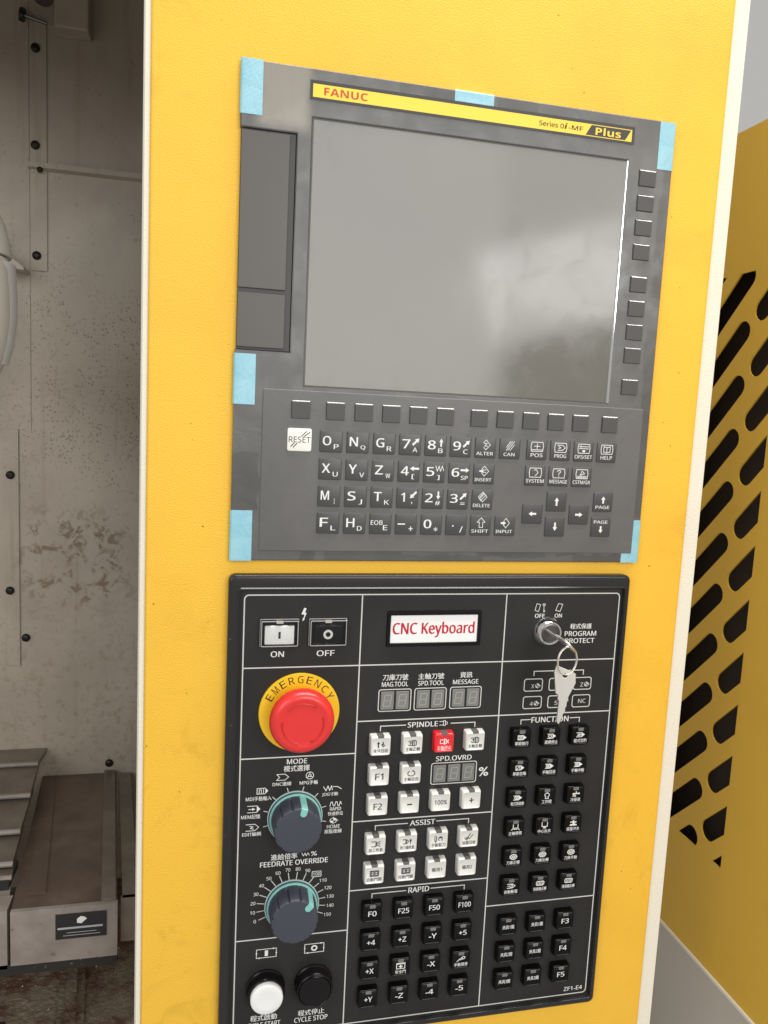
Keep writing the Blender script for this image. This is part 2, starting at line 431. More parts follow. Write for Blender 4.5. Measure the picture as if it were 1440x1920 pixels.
# lettering: built-in font, meshed once per string, stretched into its measured box
_tc = bpy.data.curves.new('lettering', 'FONT'); _tc.resolution_u = 2
_to = bpy.data.objects.new('lettering_source', _tc); _ts = bpy.data.scenes.new('lettering_bench'); _ts.collection.objects.link(_to); _ts.view_layers[0].update()
_cache = {}
def sans(t, heavy):
    o = ''
    for ch in t:      # plain sans-serif letter forms of the built-in font stack
        if 'A' <= ch <= 'Z': o += chr((0x1D5D4 if heavy else 0x1D5A0) + ord(ch) - 65)
        elif 'a' <= ch <= 'z': o += chr((0x1D5EE if heavy else 0x1D5BA) + ord(ch) - 97)
        elif '0' <= ch <= '9': o += chr((0x1D7EC if heavy else 0x1D7E2) + ord(ch) - 48)
        else: o += ch
    return o
def glyphs(body, bold=0.0, spacing=1.0):
    k = (body, bold, spacing)
    if k not in _cache:
        heavy = bold >= .05; _tc.body = sans(body, heavy); _tc.space_character = spacing
        dg = _ts.view_layers[0].depsgraph; _to.update_tag(); dg.update()
        me = bpy.data.meshes.new_from_object(_to.evaluated_get(dg))
        vs = [(v.co.x, v.co.y) for v in me.vertices]; fs = [tuple(p.vertices) for p in me.polygons]
        bpy.data.meshes.remove(me)
        if 0 < bold < .05:       # a heavier stroke: the same outlines printed twice, slightly apart
            n = len(vs); vs = [(x - bold, y) for x, y in vs] + [(x + bold, y + bold * .6) for x, y in vs]
            fs = fs + [tuple(i + n for i in f) for f in fs]
        _cache[k] = (vs, fs)
    return _cache[k]
def textvf(body, x0, y0, x1, y1, h=0.0, bold=0.0, rot=0.0, keep=False, shear=0.0):
    vs, fs = glyphs(body, bold)
    ax, bx = min(v[0] for v in vs), max(v[0] for v in vs); ay, by = min(v[1] for v in vs), max(v[1] for v in vs)
    sx = (x1 - x0) / max(bx - ax, 1e-6); sy = (y1 - y0) / max(by - ay, 1e-6)
    if keep: sx = sy = min(sx, sy)
    cx, cy = (x0 + x1) / 2, (y0 + y1) / 2; out = []
    cr, sr = math.cos(rot), math.sin(rot)
    for q_, (x, y) in enumerate(vs):
        u, w = (x - (ax + bx) / 2) * sx, -(y - (ay + by) / 2) * sy
        u -= shear * w
        out.append((cx + u * cr - w * sr, cy + u * sr + w * cr, h + (.012 if (0 < bold < .05 and q_ * 2 >= len(vs)) else 0)))
    return out, fs
def decal(name, vf, material, parent, h):
    """flat print at absolute panel mm; h = height of the surface it lies on"""
    vs, fs = vf
    cx = sum(v[0] for v in vs) / len(vs); cy = sum(v[1] for v in vs) / len(vs)
    me = mesh_from(name, [(x - cx, y - cy, z + 0.12) for x, y, z in vs], fs, recalc=False)
    return part(name, me, material, parent, (cx, cy, h))
def text(body, x0, y0, x1, y1, material, parent, h=0.0, bold=0.0, **kw):
    return decal('lettering', textvf(body, x0, y0, x1, y1, 0, bold, **kw), material, parent, h)

# ---- pictograms in a unit box (x right, y down): S strokes, P filled polygons
def arc(cx, cy, r, a0, a1, n=10): return [(cx + r * math.sin(math.radians(a0 + (a1 - a0) * i / n)), cy - r * math.cos(math.radians(a0 + (a1 - a0) * i / n))) for i in range(n + 1)]
def arrow(cx, cy, ang, L=.8, w=.16, hw=.4, hl=.35):
    pts = [(-w / 2, L / 2), (-w / 2, -L / 2 + hl), (-hw / 2, -L / 2 + hl), (0, -L / 2), (hw / 2, -L / 2 + hl), (w / 2, -L / 2 + hl), (w / 2, L / 2)]
    c, s = math.cos(math.radians(ang)), math.sin(math.radians(ang))
    return [(cx + x * c - y * s, cy + x * s + y * c) for x, y in pts]
ROUND = [(.08, .05), (.92, .05), (.97, .5), (.92, .95), (.08, .95), (.03, .5), (.08, .05)]
HOUSE = [(0, .15), (.62, .15), (.98, .5), (.62, .85), (0, .85)]
TIP = [(.62, .15), (.98, .5), (.62, .85)]
ICON = {
 'alter': ([[(.5, .0), (1, .5), (.5, 1), (.25, .75)], [(.5, 0), (.22, .28)], [(.3, .35), (.62, .35), (.35, .62), (.68, .62)]], []),
 'insert': ([[(.5, .0), (1, .5), (.5, 1), (.2, .7)], [(.5, 0), (.2, .3)], [(.35, .38), (.65, .38)], [(.35, .62), (.65, .62)]], [arrow(.18, .5, 90, .5, .16, .4, .25)]),
 'delete': ([[(.5, 0), (1, .5), (.5, 1), (0, .5), (.5, 0)], [(.1, .75), (.7, .15)], [(.25, .9), (.85, .3)], [(.2, .5), (.6, .1)]], []),
 'cancel': ([[(.05, .95), (.7, .05)], [(.25, .95), (.95, .05)], [(.05, .65), (.5, .05)], [(.5, .95), (.95, .4)]], []),
 'shift': ([[(.5, 0), (.95, .45), (.7, .45), (.7, 1), (.3, 1), (.3, .45), (.05, .45), (.5, 0)]], []),
 'input': ([[(.4, .2), (.6, 0), (1, .5), (.6, 1), (.3, .7)]], [arrow(.28, .5, 90, .6, .2, .5, .3)]),
 'pos': ([ROUND, [(.5, .2), (.5, .7)], [(.3, .45), (.7, .45)], [(.1, .8), (.9, .8)]], []),
 'prog': ([ROUND, [(.25, .25), (.45, .25), (.45, .25)], [(.3, .25), (.65, .25), (.85, .5), (.65, .75), (.3, .75)], [(.35, .4), (.5, .5), (.35, .6)]], []),
 'ofs': ([ROUND, [(.15, .3), (.85, .3)], [(.15, .5), (.85, .5)], [(.25, .2), (.25, .4)]], [[(.4, .65), (.6, .65), (.6, .85), (.4, .85)]]),
 'help': ([ROUND, [(.25, .2), (.5, .3), (.75, .2), (.75, .75), (.5, .82), (.25, .75), (.25, .2)], [(.5, .3), (.5, .8)]], []),
 'system': ([ROUND, [(.4, .25), (.55, .2), (.7, .5), (.5, .8)]], []),
 'message': ([ROUND, [(.38, .32), (.45, .2), (.6, .22), (.62, .38), (.5, .5), (.5, .64)], [(.5, .76), (.5, .8)]], []),
 'cstm': ([ROUND, [(.15, .72), (.85, .72)], [(.15, .85), (.85, .85)], [(.35, .62), (.5, .2), (.7, .45), (.4, .6)]], []),
 'book': ([ROUND], []),
 'house': ([HOUSE], []), 'house_tip': ([HOUSE], [TIP]),
 'dnc': ([[(.02, .05), (.7, .05), (1, .5), (.7, .95), (.02, .95), (.25, .5), (.02, .05)]], []),
 'mdi': ([[(.0, .1), (.6, .1), (.6, .9), (.0, .9), (.0, .1)], [(.2, .3), (.4, .3), (.4, .8)], [(.2, .8), (.2, .3)], [(.62, .1), (.75, .1), (1, .5), (.75, .9), (.62, .9)]], [[(.78, .12), (1, .5), (.78, .88)]]),
 'mem': ([[(.0, .05), (.75, .05), (1, .5), (.75, .95), (.0, .95)]], [arrow(.35, .5, 90, .55, .1, .4, .25), [(.75, .05), (1, .5), (.75, .95)]]),
 'edit': ([[(.0, .05), (.7, .05), (1, .5), (.7, .95), (.0, .95)], [(.3, .3), (.55, .4), (.35, .6), (.6, .75)]], []),
 'wheel': ([arc(.5, .5, .47, 0, 360, 20), arc(.5, .5, .16, 0, 360, 10), [(.5, .05), (.5, .35)], [(.15, .75), (.37, .58)], [(.85, .75), (.63, .58)]], []),
 'zig': ([[(0, .2), (.15, .9), (.25, .1), (.35, .9), (.45, .1), (.5, .8)], [(.55, .25), (.8, .3), (1, .7)]], []),
 'wave': ([[(0, .9), (.1, .1), (.2, .1), (.3, .9), (.4, .9), (.5, .1), (.6, .1), (.7, .9), (.8, .9), (.9, .1), (1, .6)]], []),
 'home': ([arc(.45, .5, .38, 0, 360, 16), [(.45, 0), (.45, .2)], [(.8, .5), (1, .5)]], [[(.45, .5)] + arc(.45, .5, .38, 0, 90, 6), [(.45, .5)] + arc(.45, .5, .38, 180, 270, 6)]),
 'gear': ([arc(.5, .5, .44, 0, 360, 14), arc(.5, .5, .16, 0, 360, 8)] + [[(.5 + .2 * math.sin(a), .5 - .2 * math.cos(a)), (.5 + .44 * math.sin(a), .5 - .44 * math.cos(a))] for a in [i * math.pi / 4 for i in range(8)]], []),
 'bulb': ([arc(.5, .35, .3, -150, 150, 12), [(.35, .62), (.3, .95), (.7, .95), (.65, .62)], [(.4, 0), (.6, 0)]], []),
 'tap': ([[(.15, .95), (.2, .7)], [(.35, .95), (.35, .7)], [(.5, .95), (.47, .7)]], [[(.1, .35), (.9, .35), (.9, .55), (.3, .55), (.3, .66), (.1, .66)], [(.5, .05), (.62, .05), (.62, .35), (.5, .35)], [(.9, .28), (1, .28), (1, .62), (.9, .62)]]),
 'tap2': ([], [[(.42, 0), (.58, 0), (.58, .2), (.9, .22), (.9, .42), (.65, .45), (.65, .65), (.9, .7), (1, .95), (0, .95), (.1, .7), (.4, .65), (.4, .42), (.1, .4), (.1, .22), (.42, .2)]]),
 'nozzle': ([[(.2, 0), (.2, .6), (0, .95)], [(.8, 0), (.8, .6), (1, .95)], [(.2, .6), (.8, .6)], [(.3, .8), (.7, .8)]], []),
 'nozzle2': ([[(.15, 0), (.15, .7), (.85, .7), (.85, 0)], [(.3, .7), (.4, 1), (.6, 1), (.7, .7)]], [[(.4, .7), (.6, .7), (.5, 1)]]),
 'drill': ([[(.0, .3), (.1, .15), (.85, .15), (1, .3), (.95, .7), (.85, .85), (.1, .85), (.0, .7), (.0, .3)]] + [[(.15 + .2 * i, .85), (.25 + .2 * i, .15)] for i in range(4)], []),
 'spindle': ([[(.0, .2), (.4, .2), (.4, .8), (0, .8)], [(.4, .1), (.6, .1), (.6, .9), (.4, .9), (.4, .1)], [(.6, .25), (.8, .35), (.8, .65), (.6, .75)]], []),
 'spindle_r': ([[(.0, .25), (.1, .15), (.45, .15), (.45, .85), (.1, .85), (0, .75)], [(.5, .05), (.7, .05), (.7, .95), (.5, .95), (.5, .05)], [(.75, .1), (.9, .2), (.9, .8), (.75, .9)]], [arrow(.25, .5, 0, .5, .08, .35, .25)]),
 'spindle_x': ([[(.0, .2), (.45, .2), (.45, .8), (0, .8), (0, .2)], [(.5, .05), (.7, .2), (.7, .8), (.5, .95), (.5, .05)], [(.75, .25), (1, .75)], [(.75, .75), (1, .25)]], []),
 'updown': ([[(.8, .3), (.62, .55), (.8, .85), (.98, .6)]], [arrow(.22, .5, 0, 1, .14, .4, .35), arrow(.75, .35, 180, .6, .12, .35, .25)]),
 'power': ([arc(.5, .55, .42, 35, 325, 14)], [arrow(.68, .15, 60, .3, .08, .25, .2)]),
 'blow': ([[(0, .1), (.5, .1), (.5, .9), (0, .9)], [(.55, .2), (.55, .8)], [(.65, .3), (1, .1)], [(.65, .5), (1, .5)], [(.65, .7), (1, .9)]], []),
 'blow2': ([[(0, .15), (.3, .15), (.3, .85), (0, .85)], [(.35, .2), (.5, .25), (.6, .5), (.5, .75), (.35, .8), (.35, .2)]], [[(.75, .0), (.8, .3), (.85, 0), (.9, .3), (1, .05), (.95, .5), (.88, .6), (.88, 1), (.82, 1), (.82, .6), (.73, .4)]]),
 'hand': ([[(.05, 0), (.05, .7), (.15, 1), (.25, .7), (.25, 0)], [(.55, .75), (.5, .4), (.6, .2), (.68, .35), (.72, .1), (.8, .3), (.88, .15), (.95, .4), (.9, .8)]], []),
 'mist': ([[(.65, 0), (.35, .6), (.55, .85), (.95, .2)], [(.3, .7), (.1, .95)], [(.35, .85), (.25, 1)], [(.2, .6), (0, .75)]], []),
 'door': ([[(0, .05), (1, .05), (1, .95), (0, .95), (0, .05)], [(.12, .2), (.44, .2), (.44, .8), (.12, .8), (.12, .2)], [(.56, .2), (.88, .2), (.88, .8), (.56, .8), (.56, .2)], [(.2, .5), (.36, .5)], [(.64, .5), (.8, .5)]], []),
 'safe': ([[(0, 0), (1, 0), (1, .95), (0, .95), (0, 0)], [(0, .15), (1, .15)]], [[(.42, .3), (.58, .3), (.58, .5), (.75, .5), (.75, .65), (.58, .65), (.58, .85), (.42, .85), (.42, .65), (.25, .65), (.25, .5), (.42, .5)]]),
 'oil': ([[(0, .95), (.25, .6), (.5, .35), (.8, .1), (1, .25), (.9, .5), (.6, .6), (.3, .65)], [(.55, .35), (.75, .5)]], []),
 'card_key': ([[(.15, 0), (.5, .1), (.35, .95), (0, .8), (.15, 0)], [(.85, .25), (.85, 1)], arc(.85, .13, .12, 0, 360, 8), [(.85, .8), (.95, .8)], [(.85, .95), (.97, .95)]], []),
 'card': ([[(.35, 0), (1, .1), (.65, 1), (0, .85), (.35, 0)]], []),
 'cycle_on': ([[(0, .08), (1, .08), (1, .92), (0, .92), (0, .08)]], [[(.42, .22), (.58, .22), (.58, .78), (.42, .78)], arrow(.88, .08, 90, .16, .04, .16, .14), arrow(.12, .92, 270, .16, .04, .16, .14), arrow(.0, .4, 0, .2, .02, .09, .2), arrow(1, .6, 180, .2, .02, .09, .2)]),
 'cycle_off': ([[(0, .08), (1, .08), (1, .92), (0, .92), (0, .08)]], [arrow(.88, .08, 90, .16, .04, .16, .14), arrow(.12, .92, 270, .16, .04, .16, .14), arrow(.0, .4, 0, .2, .02, .09, .2), arrow(1, .6, 180, .2, .02, .09, .2)]),
 'flash': ([], [[(.55, 0), (.95, .05), (.7, .35), (.98, .38), (.6, .8), (.72, .82), (.3, 1), (.4, .72), (.52, .75), (.62, .48), (.1, .48)]]),
 'zigzag': ([[(0, .1), (.2, .8), (.4, .1), (.6, .8), (.8, .1), (1, .7)]], []),
 'hatch3': ([HOUSE, [(.1, .65), (.25, .35)], [(.25, .65), (.4, .35)], [(.4, .65), (.55, .35)]], [TIP]),
 'h_single': ([HOUSE, [(.0, .15), (0, .85)], [(.12, .3), (.5, .3), (.5, .7), (.12, .7)]], [TIP, [(.15, .45), (.42, .45), (.42, .55), (.15, .55)]]),
 'h_circle': ([HOUSE, arc(.3, .5, .2, 20, 340, 10)], [TIP]),
 'h_slash': ([HOUSE, [(.0, .15), (.5, .15), (.5, .85), (0, .85), (0, .15)], [(.0, .85), (.5, .2)]], [TIP]),
 'h_wheel': ([HOUSE, arc(.38, .5, .28, 0, 360, 12), arc(.38, .5, .1, 0, 360, 8)], [TIP]),
 'h_line': ([HOUSE, [(.4, .3), (.62, .3), (.62, .7), (.4, .7)]], [arrow(.2, .5, 90, .4, .08, .3, .2)]),
}
def icon(name, x0, y0, x1, y1, w):
    S, P = ICON[name]; f = lambda p: (x0 + p[0] * (x1 - x0), y0 + p[1] * (y1 - y0))
    out = strokes([[f(p) for p in pl] for pl in S], w)
    for k, pg in enumerate(P):
        out = join(out, ([(*f(p), 0.02 + .002 * k) for p in pg], [tuple(range(len(pg)))]))
    return out

# ------------------------------------------------------------------ the machine cabin seen at the left
def struct(name, x0, x1, y0, y1, h0, h1, material, parent=None):
    """origin kept at panel point (0,0) so material regions can be placed in mm"""
    me = mesh_from(name, *boxvf(x0, x1, y0, y1, h0, h1))
    o = part(name, me, material, parent, (0, 0, 0))
    if parent is None: o['kind'] = 'structure'
    return o
bolt_me = lathe_mesh('bolt', [(6.2, 0), (6.2, 1.2), (5.6, 3.2), (4.0, 4.6), (2.6, 5.0), (2.5, 3.2), (.05, 3.2)], 20)
wall = struct('cabin_back_wall', -900, 120, -500, 1200, -556, -550, 'cabin_paint')
struct('cabin_ceiling', -900, 120, -345, -330, -549.9, -100, 'cabin_paint')
struct('cabin_side_wall', 100, 120, -500, 1200, -550, -110, 'cabin_paint')
struct('shade_header', -900, -90, -329.5, -135, -112, -98, 'cabin_paint')  # unseen header added to keep light off the upper back wall
struct('cabin_left_wall', -920, -900, -520, 1200, -556, -60, 'cabin_paint')
struct('cabin_floor', -900, 120, 1050, 1070, -556, 60, 'floor_rust')
seam = struct('corner_strip', -271, -249, -236, 101, -550, -547.5, 'cabin_paint', wall)
seam2 = struct('corner_strip', -311.5, -290, 330, 687, -550, -547, 'cabin_paint', wall)
side = struct('cabin_panel', -520, -272.5, -500, 330, -550, -548.8, 'cabin_paint', wall)
rail = part('drip_rail', mesh_from('drip_rail', *loft([([(x, y) for x, y in ((-273, -49), (110, -49), (110, -37), (-273, -37))], -550), ([(-273, -47), (110, -47), (110, -40), (-273, -40)], -541)])), 'cabin_paint', wall, (0, 0, 0))
for x, y, hh, s in ((-263, -200, -547.5, 1), (-264, -71, -547.5, 1), (-257, -37, -541.5, .65), (-263, 80, -547.5, 1), (-301, 397, -547, 1), (-303, 571, -547, 1), (-282, 645, -550, 1), (-161, 852, -550, 1)):
    b = part('bolt', bolt_me, 'bolt_black', wall, (x, y, hh)); b.scale = (s, s, s)
br = thing('lamp_bracket', V(-211, -260, -520), 'grey sheet metal bracket hanging at the top of the machine cabin', 'bracket')
boxpart('bracket_plate', -233, -189, -340, -219, -549.5, -515, 'cabin_paint', br, 2)
noz = thing('coolant_nozzle', V(-248, -256, -520), 'dark round coolant nozzle near the top of the cabin wall', 'nozzle')
me = mesh_from('nozzle_body', *tubevf([(-248, -300, -548), (-248, -275, -530), (-248, -258, -522)], 10, 16)); part('nozzle_body', smooth_angle(me), 'cabin_paint', noz, (0, 0, 0))
me = mesh_from('nozzle_tip', *tubevf([(-248, -259.5, -522.6), (-248, -254, -520)], 13, 20)); part('nozzle_tip', smooth_angle(me), 'steel_dark', noz, (0, 0, 0))
hp = thing('hose_fitting', V(-277, -236, -530), 'small dark hose fitting with thin pipe on the cabin wall', 'fitting')
part('thin_pipe', smooth_angle(mesh_from('thin_pipe', *tubevf([(-276, -236, -537), (-246, -230, -538)], 2.2, 8))), 'steel_dark', hp, (0, 0, 0))
part('flange', smooth_angle(mesh_from('flange', *tubevf([(-280, -237, -537), (-275, -236, -537)], 9, 14))), 'bolt_black', hp, (0, 0, 0))
lv = thing('wedge_bracket', V(-285, 95, -530), 'small dark wedge bracket behind the white spindle cover', 'bracket')
part('wedge_plate', mesh_from('wedge_plate', *loft([([(-330, 70), (-298, 84), (-272, 104), (-272, 108), (-330, 100)], -549), ([(-330, 70), (-298, 84), (-272, 104), (-272, 108), (-330, 100)], -505)])), 'cabin_paint', lv, (0, 0, 0))

# white rounded cover cut by the left edge of the picture
sp = thing('spindle_cover', V(-300, 275, -250), 'white rounded machine cover cut off by the left edge of the picture', 'cover')
def vlathe(name, prof, cx, ch, material, parent, n=48):
    vs, fs = [], []
    for r, y in prof:
        vs += [(cx + r * math.cos(2 * math.pi * i / n), y, ch + r * math.sin(2 * math.pi * i / n)) for i in range(n)]
    for k in range(len(prof) - 1):
        for i in range(n):
            j = (i + 1) % n; fs.append((k * n + i, k * n + j, (k + 1) * n + j, (k + 1) * n + i))
    fs += [tuple(range(n)), tuple((len(prof) - 1) * n + i for i in range(n))]
    return part(name, smooth_angle(mesh_from(name, vs, fs), 40), material, parent, (0, 0, 0))
vlathe('upper_dome', [(20, 70), (44, 77), (56, 86), (63, 100), (67, 117), (69, 132), (68, 134)], -300.5, -250, 'shell_white', sp)
vlathe('lower_shell', [(60, 134.5), (65.5, 136), (68, 150), (69.5, 175), (69.3, 200), (66, 225), (60, 248), (50, 275), (36, 300), (10, 315)], -300.5, -250, 'shell_white', sp)
vlathe('rim_band', [(67, 139.5), (70, 140), (71.5, 175), (71.2, 200), (67.8, 226), (61.5, 249), (59, 249)], -300.5, -262, 'cap_white', sp)

# slide-way cover box with its label, telescopic steel cover beside it
bx = thing('way_cover_box', V(-170, 945, -380), 'rusty brown steel slide cover with pale skirt low in the cabin', 'cover')
YT = 867.8
def prism(name, top, y0, y1, material, parent):
    """top: (x,h) outline, vertical sides from y0 down to y1"""
    n = len(top); vs = [(x, y0, h) for x, h in top] + [(x, y1, h) for x, h in top]
    fs = [tuple(range(n)), tuple(range(n, 2 * n))] + [(i, (i + 1) % n, n + (i + 1) % n, n + i) for i in range(n)]
    return part(name, mesh_from(name, vs, fs), material, parent, (0, 0, 0))
prism('top_plate', [(-259, -548), (-150, -548), (-113, -206), (-229, -206)], YT, YT + 6, 'rust_top', bx)
prism('side_ridge', [(-168, -547), (-152, -547), (-115, -208), (-131, -208)], YT - 5, YT - .2, 'cover_steel', bx)
prism('inner_strip', [(-258, -540), (-238, -540), (-197, -235), (-217, -235)], YT - 2.0, YT - .2, 'rust_top', bx)
prism('skirt', [(-229, -209), (-112.5, -209), (-112.5, -203.5), (-229, -203.5)], YT - 1.5, 933, 'skirt_paint', bx)
prism('wiper', [(-250, -214), (-113, -214), (-113, -206), (-250, -206)], 933.2, 946, 'rubber', bx)
prism('outer_flange', [(-146, -547), (-128, -547), (-90, -215), (-108, -215)], YT + 1, YT + 14, 'cover_steel', bx)
prism('rear_skirt', [(-110, -221), (-60, -221), (-60, -216), (-110, -216)], YT + 1, 925, 'cover_steel', bx)
pl = boxpart('rating_plate', -180.5, -124.5, 874.3, 905.2, -203.3, -202.3, 'plaque_black', bx)
rows, x = [], -177.0
while x < -131:                                   # rows of print too small to read
    w = rnd.uniform(1.4, 3.2); rows.append([(x, 891.8), (min(x + w, -130), 891.8)]); x += w + rnd.uniform(.7, 1.1)
decal('fine_print', join(strokes(rows, 2.4), strokes([[(-168, 897.6), (-136, 897.6)], [(-172, 901), (-132, 901)]], .7)), 'print_grey', pl, -202.3)
decal('emblem', ([(-157, 881, 0), (-153, 878, 0), (-149, 879, 0), (-146, 881.5, 0), (-149, 884, 0), (-152, 887, 0), (-157, 886, 0)], [tuple(range(7))]), 'print_white', pl, -202.3)
tc = thing('telescopic_cover', V(-300, 880, -400), 'stepped telescopic steel way cover of overlapping plates', 'cover')
steps = [(822, -549, -253), (829, -505, -257.5), (838, -420, -251), (847, -340, -247), (856, -280, -243)]
for k, (y, hb, xr) in enumerate(steps):
    hf = steps[k + 1][1] + 3 if k + 1 < len(steps) else -262
    xr2 = steps[k + 1][2] + 1 if k + 1 < len(steps) else -240
    hb2 = max(-549, hb - 30) if k else -549
    prism('cover_plate', [(-620, hb2), (xr - (2 if k else 0), hb2), (xr2, hf), (-620, hf)], y, y + 7.5, 'cover_steel', tc)
    o = part('plate_lip', smooth_angle(mesh_from('plate_lip', *tubevf([(-620, y + 3.5, hf), (xr2, y + 3.5, hf)], 3.4, 8))), 'skirt_paint', tc, (0, 0, 0))
prism('front_lip', [(-620, -262), (-241, -262), (-237, -236), (-620, -236)], 868, 876, 'skirt_paint', tc)
prism('end_skirt', [(-620, -236), (-233, -236), (-233, -206), (-620, -206)], 866, 938, 'skirt_paint', tc)
prism('front_step', [(-620, -300), (-241, -300), (-241, -250), (-620, -250)], 860, 868, 'rubber', tc)
# lower rail and drag chain in the pit
pr_ = thing('floor_rail', V(-190, 1048, -300), 'pale steel rail running across the rusty cabin floor', 'rail')
prism('rail_base', [(-222, -540), (-190, -540), (-134, -60), (-166, -60)], 1046, 1049.8, 'floor_rust', pr_)
prism('rail_bar', [(-213, -538), (-200, -538), (-144, -62), (-157, -62)], 1041, 1045.9, 'floor_rust', pr_)
ch = thing('drag_chain', V(-300, 1040, -170), 'black plastic cable chain in the pit at the bottom left corner', 'cable chain')
for i in range(9):
    boxpart('chain_link', -330, -222, 958 + i * 10.5, 967 + i * 10.5, -150 - 3 * (i % 2), -118, 'gloss_black', ch, 1.2)
chips = []
for i in range(260):
    x, z = rnd.uniform(-320, -60), rnd.uniform(-500, -70); s = rnd.uniform(1.0, 4.5); a = rnd.uniform(0, 6.28)
    dx, dz = s * math.cos(a), s * math.sin(a); w = rnd.uniform(.4, 1.2)
    chips.append(([(x, 1049 - rnd.uniform(0, 3), z), (x + dx, 1048 - rnd.uniform(0, 3), z + dz), (x + dx + w * dz / s, 1047 - rnd.uniform(0, 3), z + dz - w * dx / s), (x + w, 1047, z + w)], [(0, 1, 2, 3)]))
tag(part('metal_chips', mesh_from('metal_chips', *join(*chips), recalc=False), 'steel', None, (0, 0, 0)), 'fine metal chips strewn over the rusty cabin floor', 'metal chips', kind='stuff')

# ------------------------------------------------------------------ yellow control column
HP = -6.0                                    # yellow sheet's face lies 6 mm behind the unit's face
colm = thing('control_column', V(196, 1300, -40), 'yellow powder coated machine column with cream edges carrying both control panels', 'machine column')
me = mesh_from('front_sheet', *loft([(rrect(528, 1700, 3, 3, 0, 0), -4), (rrect(528, 1700, 3, 3), -2.6), (rrect(527, 1699, 3, 3), -1.2), (rrect(525.2, 1697.2, 3, 3), -.3), (rrect(522.5, 1694.5, 3, 3), 0)]))
part('front_sheet', smooth_angle(me, 30), 'yellow_paint', colm, (192, 450, HP))
me = mesh_from('column_frame', *loft([(rrect(553, 1720, 4, 4), -90), (rrect(553, 1720, 4, 4), -7.5), (rrect(552, 1719, 4, 4), -5.6), (rrect(549.5, 1716.5, 4, 4), -4.2)]))
part('column_frame', smooth_angle(me, 30), 'cream_paint', colm, (198.5, 450, HP))

# ------------------------------------------------------------------ slotted yellow guard at the right
gd = thing('slotted_guard', V(640, 995, -150), 'shaded yellow machine guard with rows of slanted slots beside the column', 'machine guard')
def clip(poly, f):
    out = []
    for a, b in zip(poly, poly[1:] + poly[:1]):
        fa, fb = f(a), f(b)
        if fa >= 0: out.append(a)
        if (fa >= 0) != (fb >= 0):
            t = fa / (fa - fb); out.append((a[0] + t * (b[0] - a[0]), a[1] + t * (b[1] - a[1])))
    return out
def stadium(z0, y0, z1, y1, r, n=8):
    a = math.atan2(y1 - y0, z1 - z0); P = []
    for i in range(n + 1):
        t = a + math.pi / 2 + math.pi * i / n; P.append((z0 + r * math.cos(t), y0 + r * math.sin(t)))
    for i in range(n + 1):
        t = a - math.pi / 2 + math.pi * i / n; P.append((z1 + r * math.cos(t), y1 + r * math.sin(t)))
    return P
slots = []
for k in range(-3, 14):
    for kind in (0, 1, 2):
        if kind == 0: pg = stadium(192.5, 157 + 68 * k, 300, 264.5 + 68 * k, 14); lo, hi = 178.4, 262
        elif kind == 1: pg = stadium(160, 404 - 272 + 68 * k, 60, 304 - 272 + 68 * k, 14); lo, hi = 128.5, 174.2
        else: pg = stadium(340, 200 + 68 * k, 275, 135 + 68 * k, 14); lo, hi = 262.5, 262.6
        if kind == 2: continue
        for f in (lambda p: p[0] - lo, lambda p: hi - p[0], lambda p: p[1] - 82.5, lambda p: 847 - p[1]):
            pg = clip(pg, f)
            if len(pg) < 3: break
        if len(pg) >= 3:
            A = abs(sum(a[0] * b[1] - b[0] * a[1] for a, b in zip(pg, pg[1:] + pg[:1]))) / 2
            if A > 20: slots.append(pg)
c = bpy.data.curves.new('guard', 'CURVE'); c.dimensions = '2D'; c.fill_mode = 'BOTH'; c.extrude = 0.0012
for pts in [[(-260, -99), (330, -99), (330, 996), (-260, 996)]] + slots:
    s = c.splines.new('POLY'); s.points.add(len(pts) - 1); s.use_cyclic_u = True
    for p, (z, y) in zip(s.points, pts): p.co = (z / 1000, -y / 1000, 0, 1)
o = bpy.data.objects.new('guard_tmp', c); COL.objects.link(o)
me = bpy.data.meshes.new_from_object(o.evaluated_get(bpy.context.evaluated_depsgraph_get())); bpy.data.objects.remove(o)
for v in me.vertices: v.co = (0.6412 + v.co.z, v.co.x, v.co.y)
me.materials.clear(); me.name = 'slotted_sheet'
part('slotted_sheet', me, 'yellow_paint_shaded', gd, (0, 0, 0))
boxpart('bottom_flange', 637.5, 660, 994, 998, -330, 260, 'cream_paint', gd)  # cream colour stands in for the highlight along the bent edge
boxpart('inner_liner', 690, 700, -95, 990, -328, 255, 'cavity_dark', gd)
boxpart('top_cover', 642.6, 900, -99, -96, -330, 260, 'yellow_paint_shaded', gd)
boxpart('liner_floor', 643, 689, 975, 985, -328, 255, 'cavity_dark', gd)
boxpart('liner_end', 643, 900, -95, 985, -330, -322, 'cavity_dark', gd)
gb = thing('machine_base', V(650, 1400, -100), 'grey machine base cover below the slotted guard', 'machine base')
boxpart('base_cover', 655, 900, 998.5, 1600, -420, 260, 'grey_base_paint', gb)
boxpart('toe_rail', 480, 655, 1215, 1500, -500, -330, 'rubber', gb)

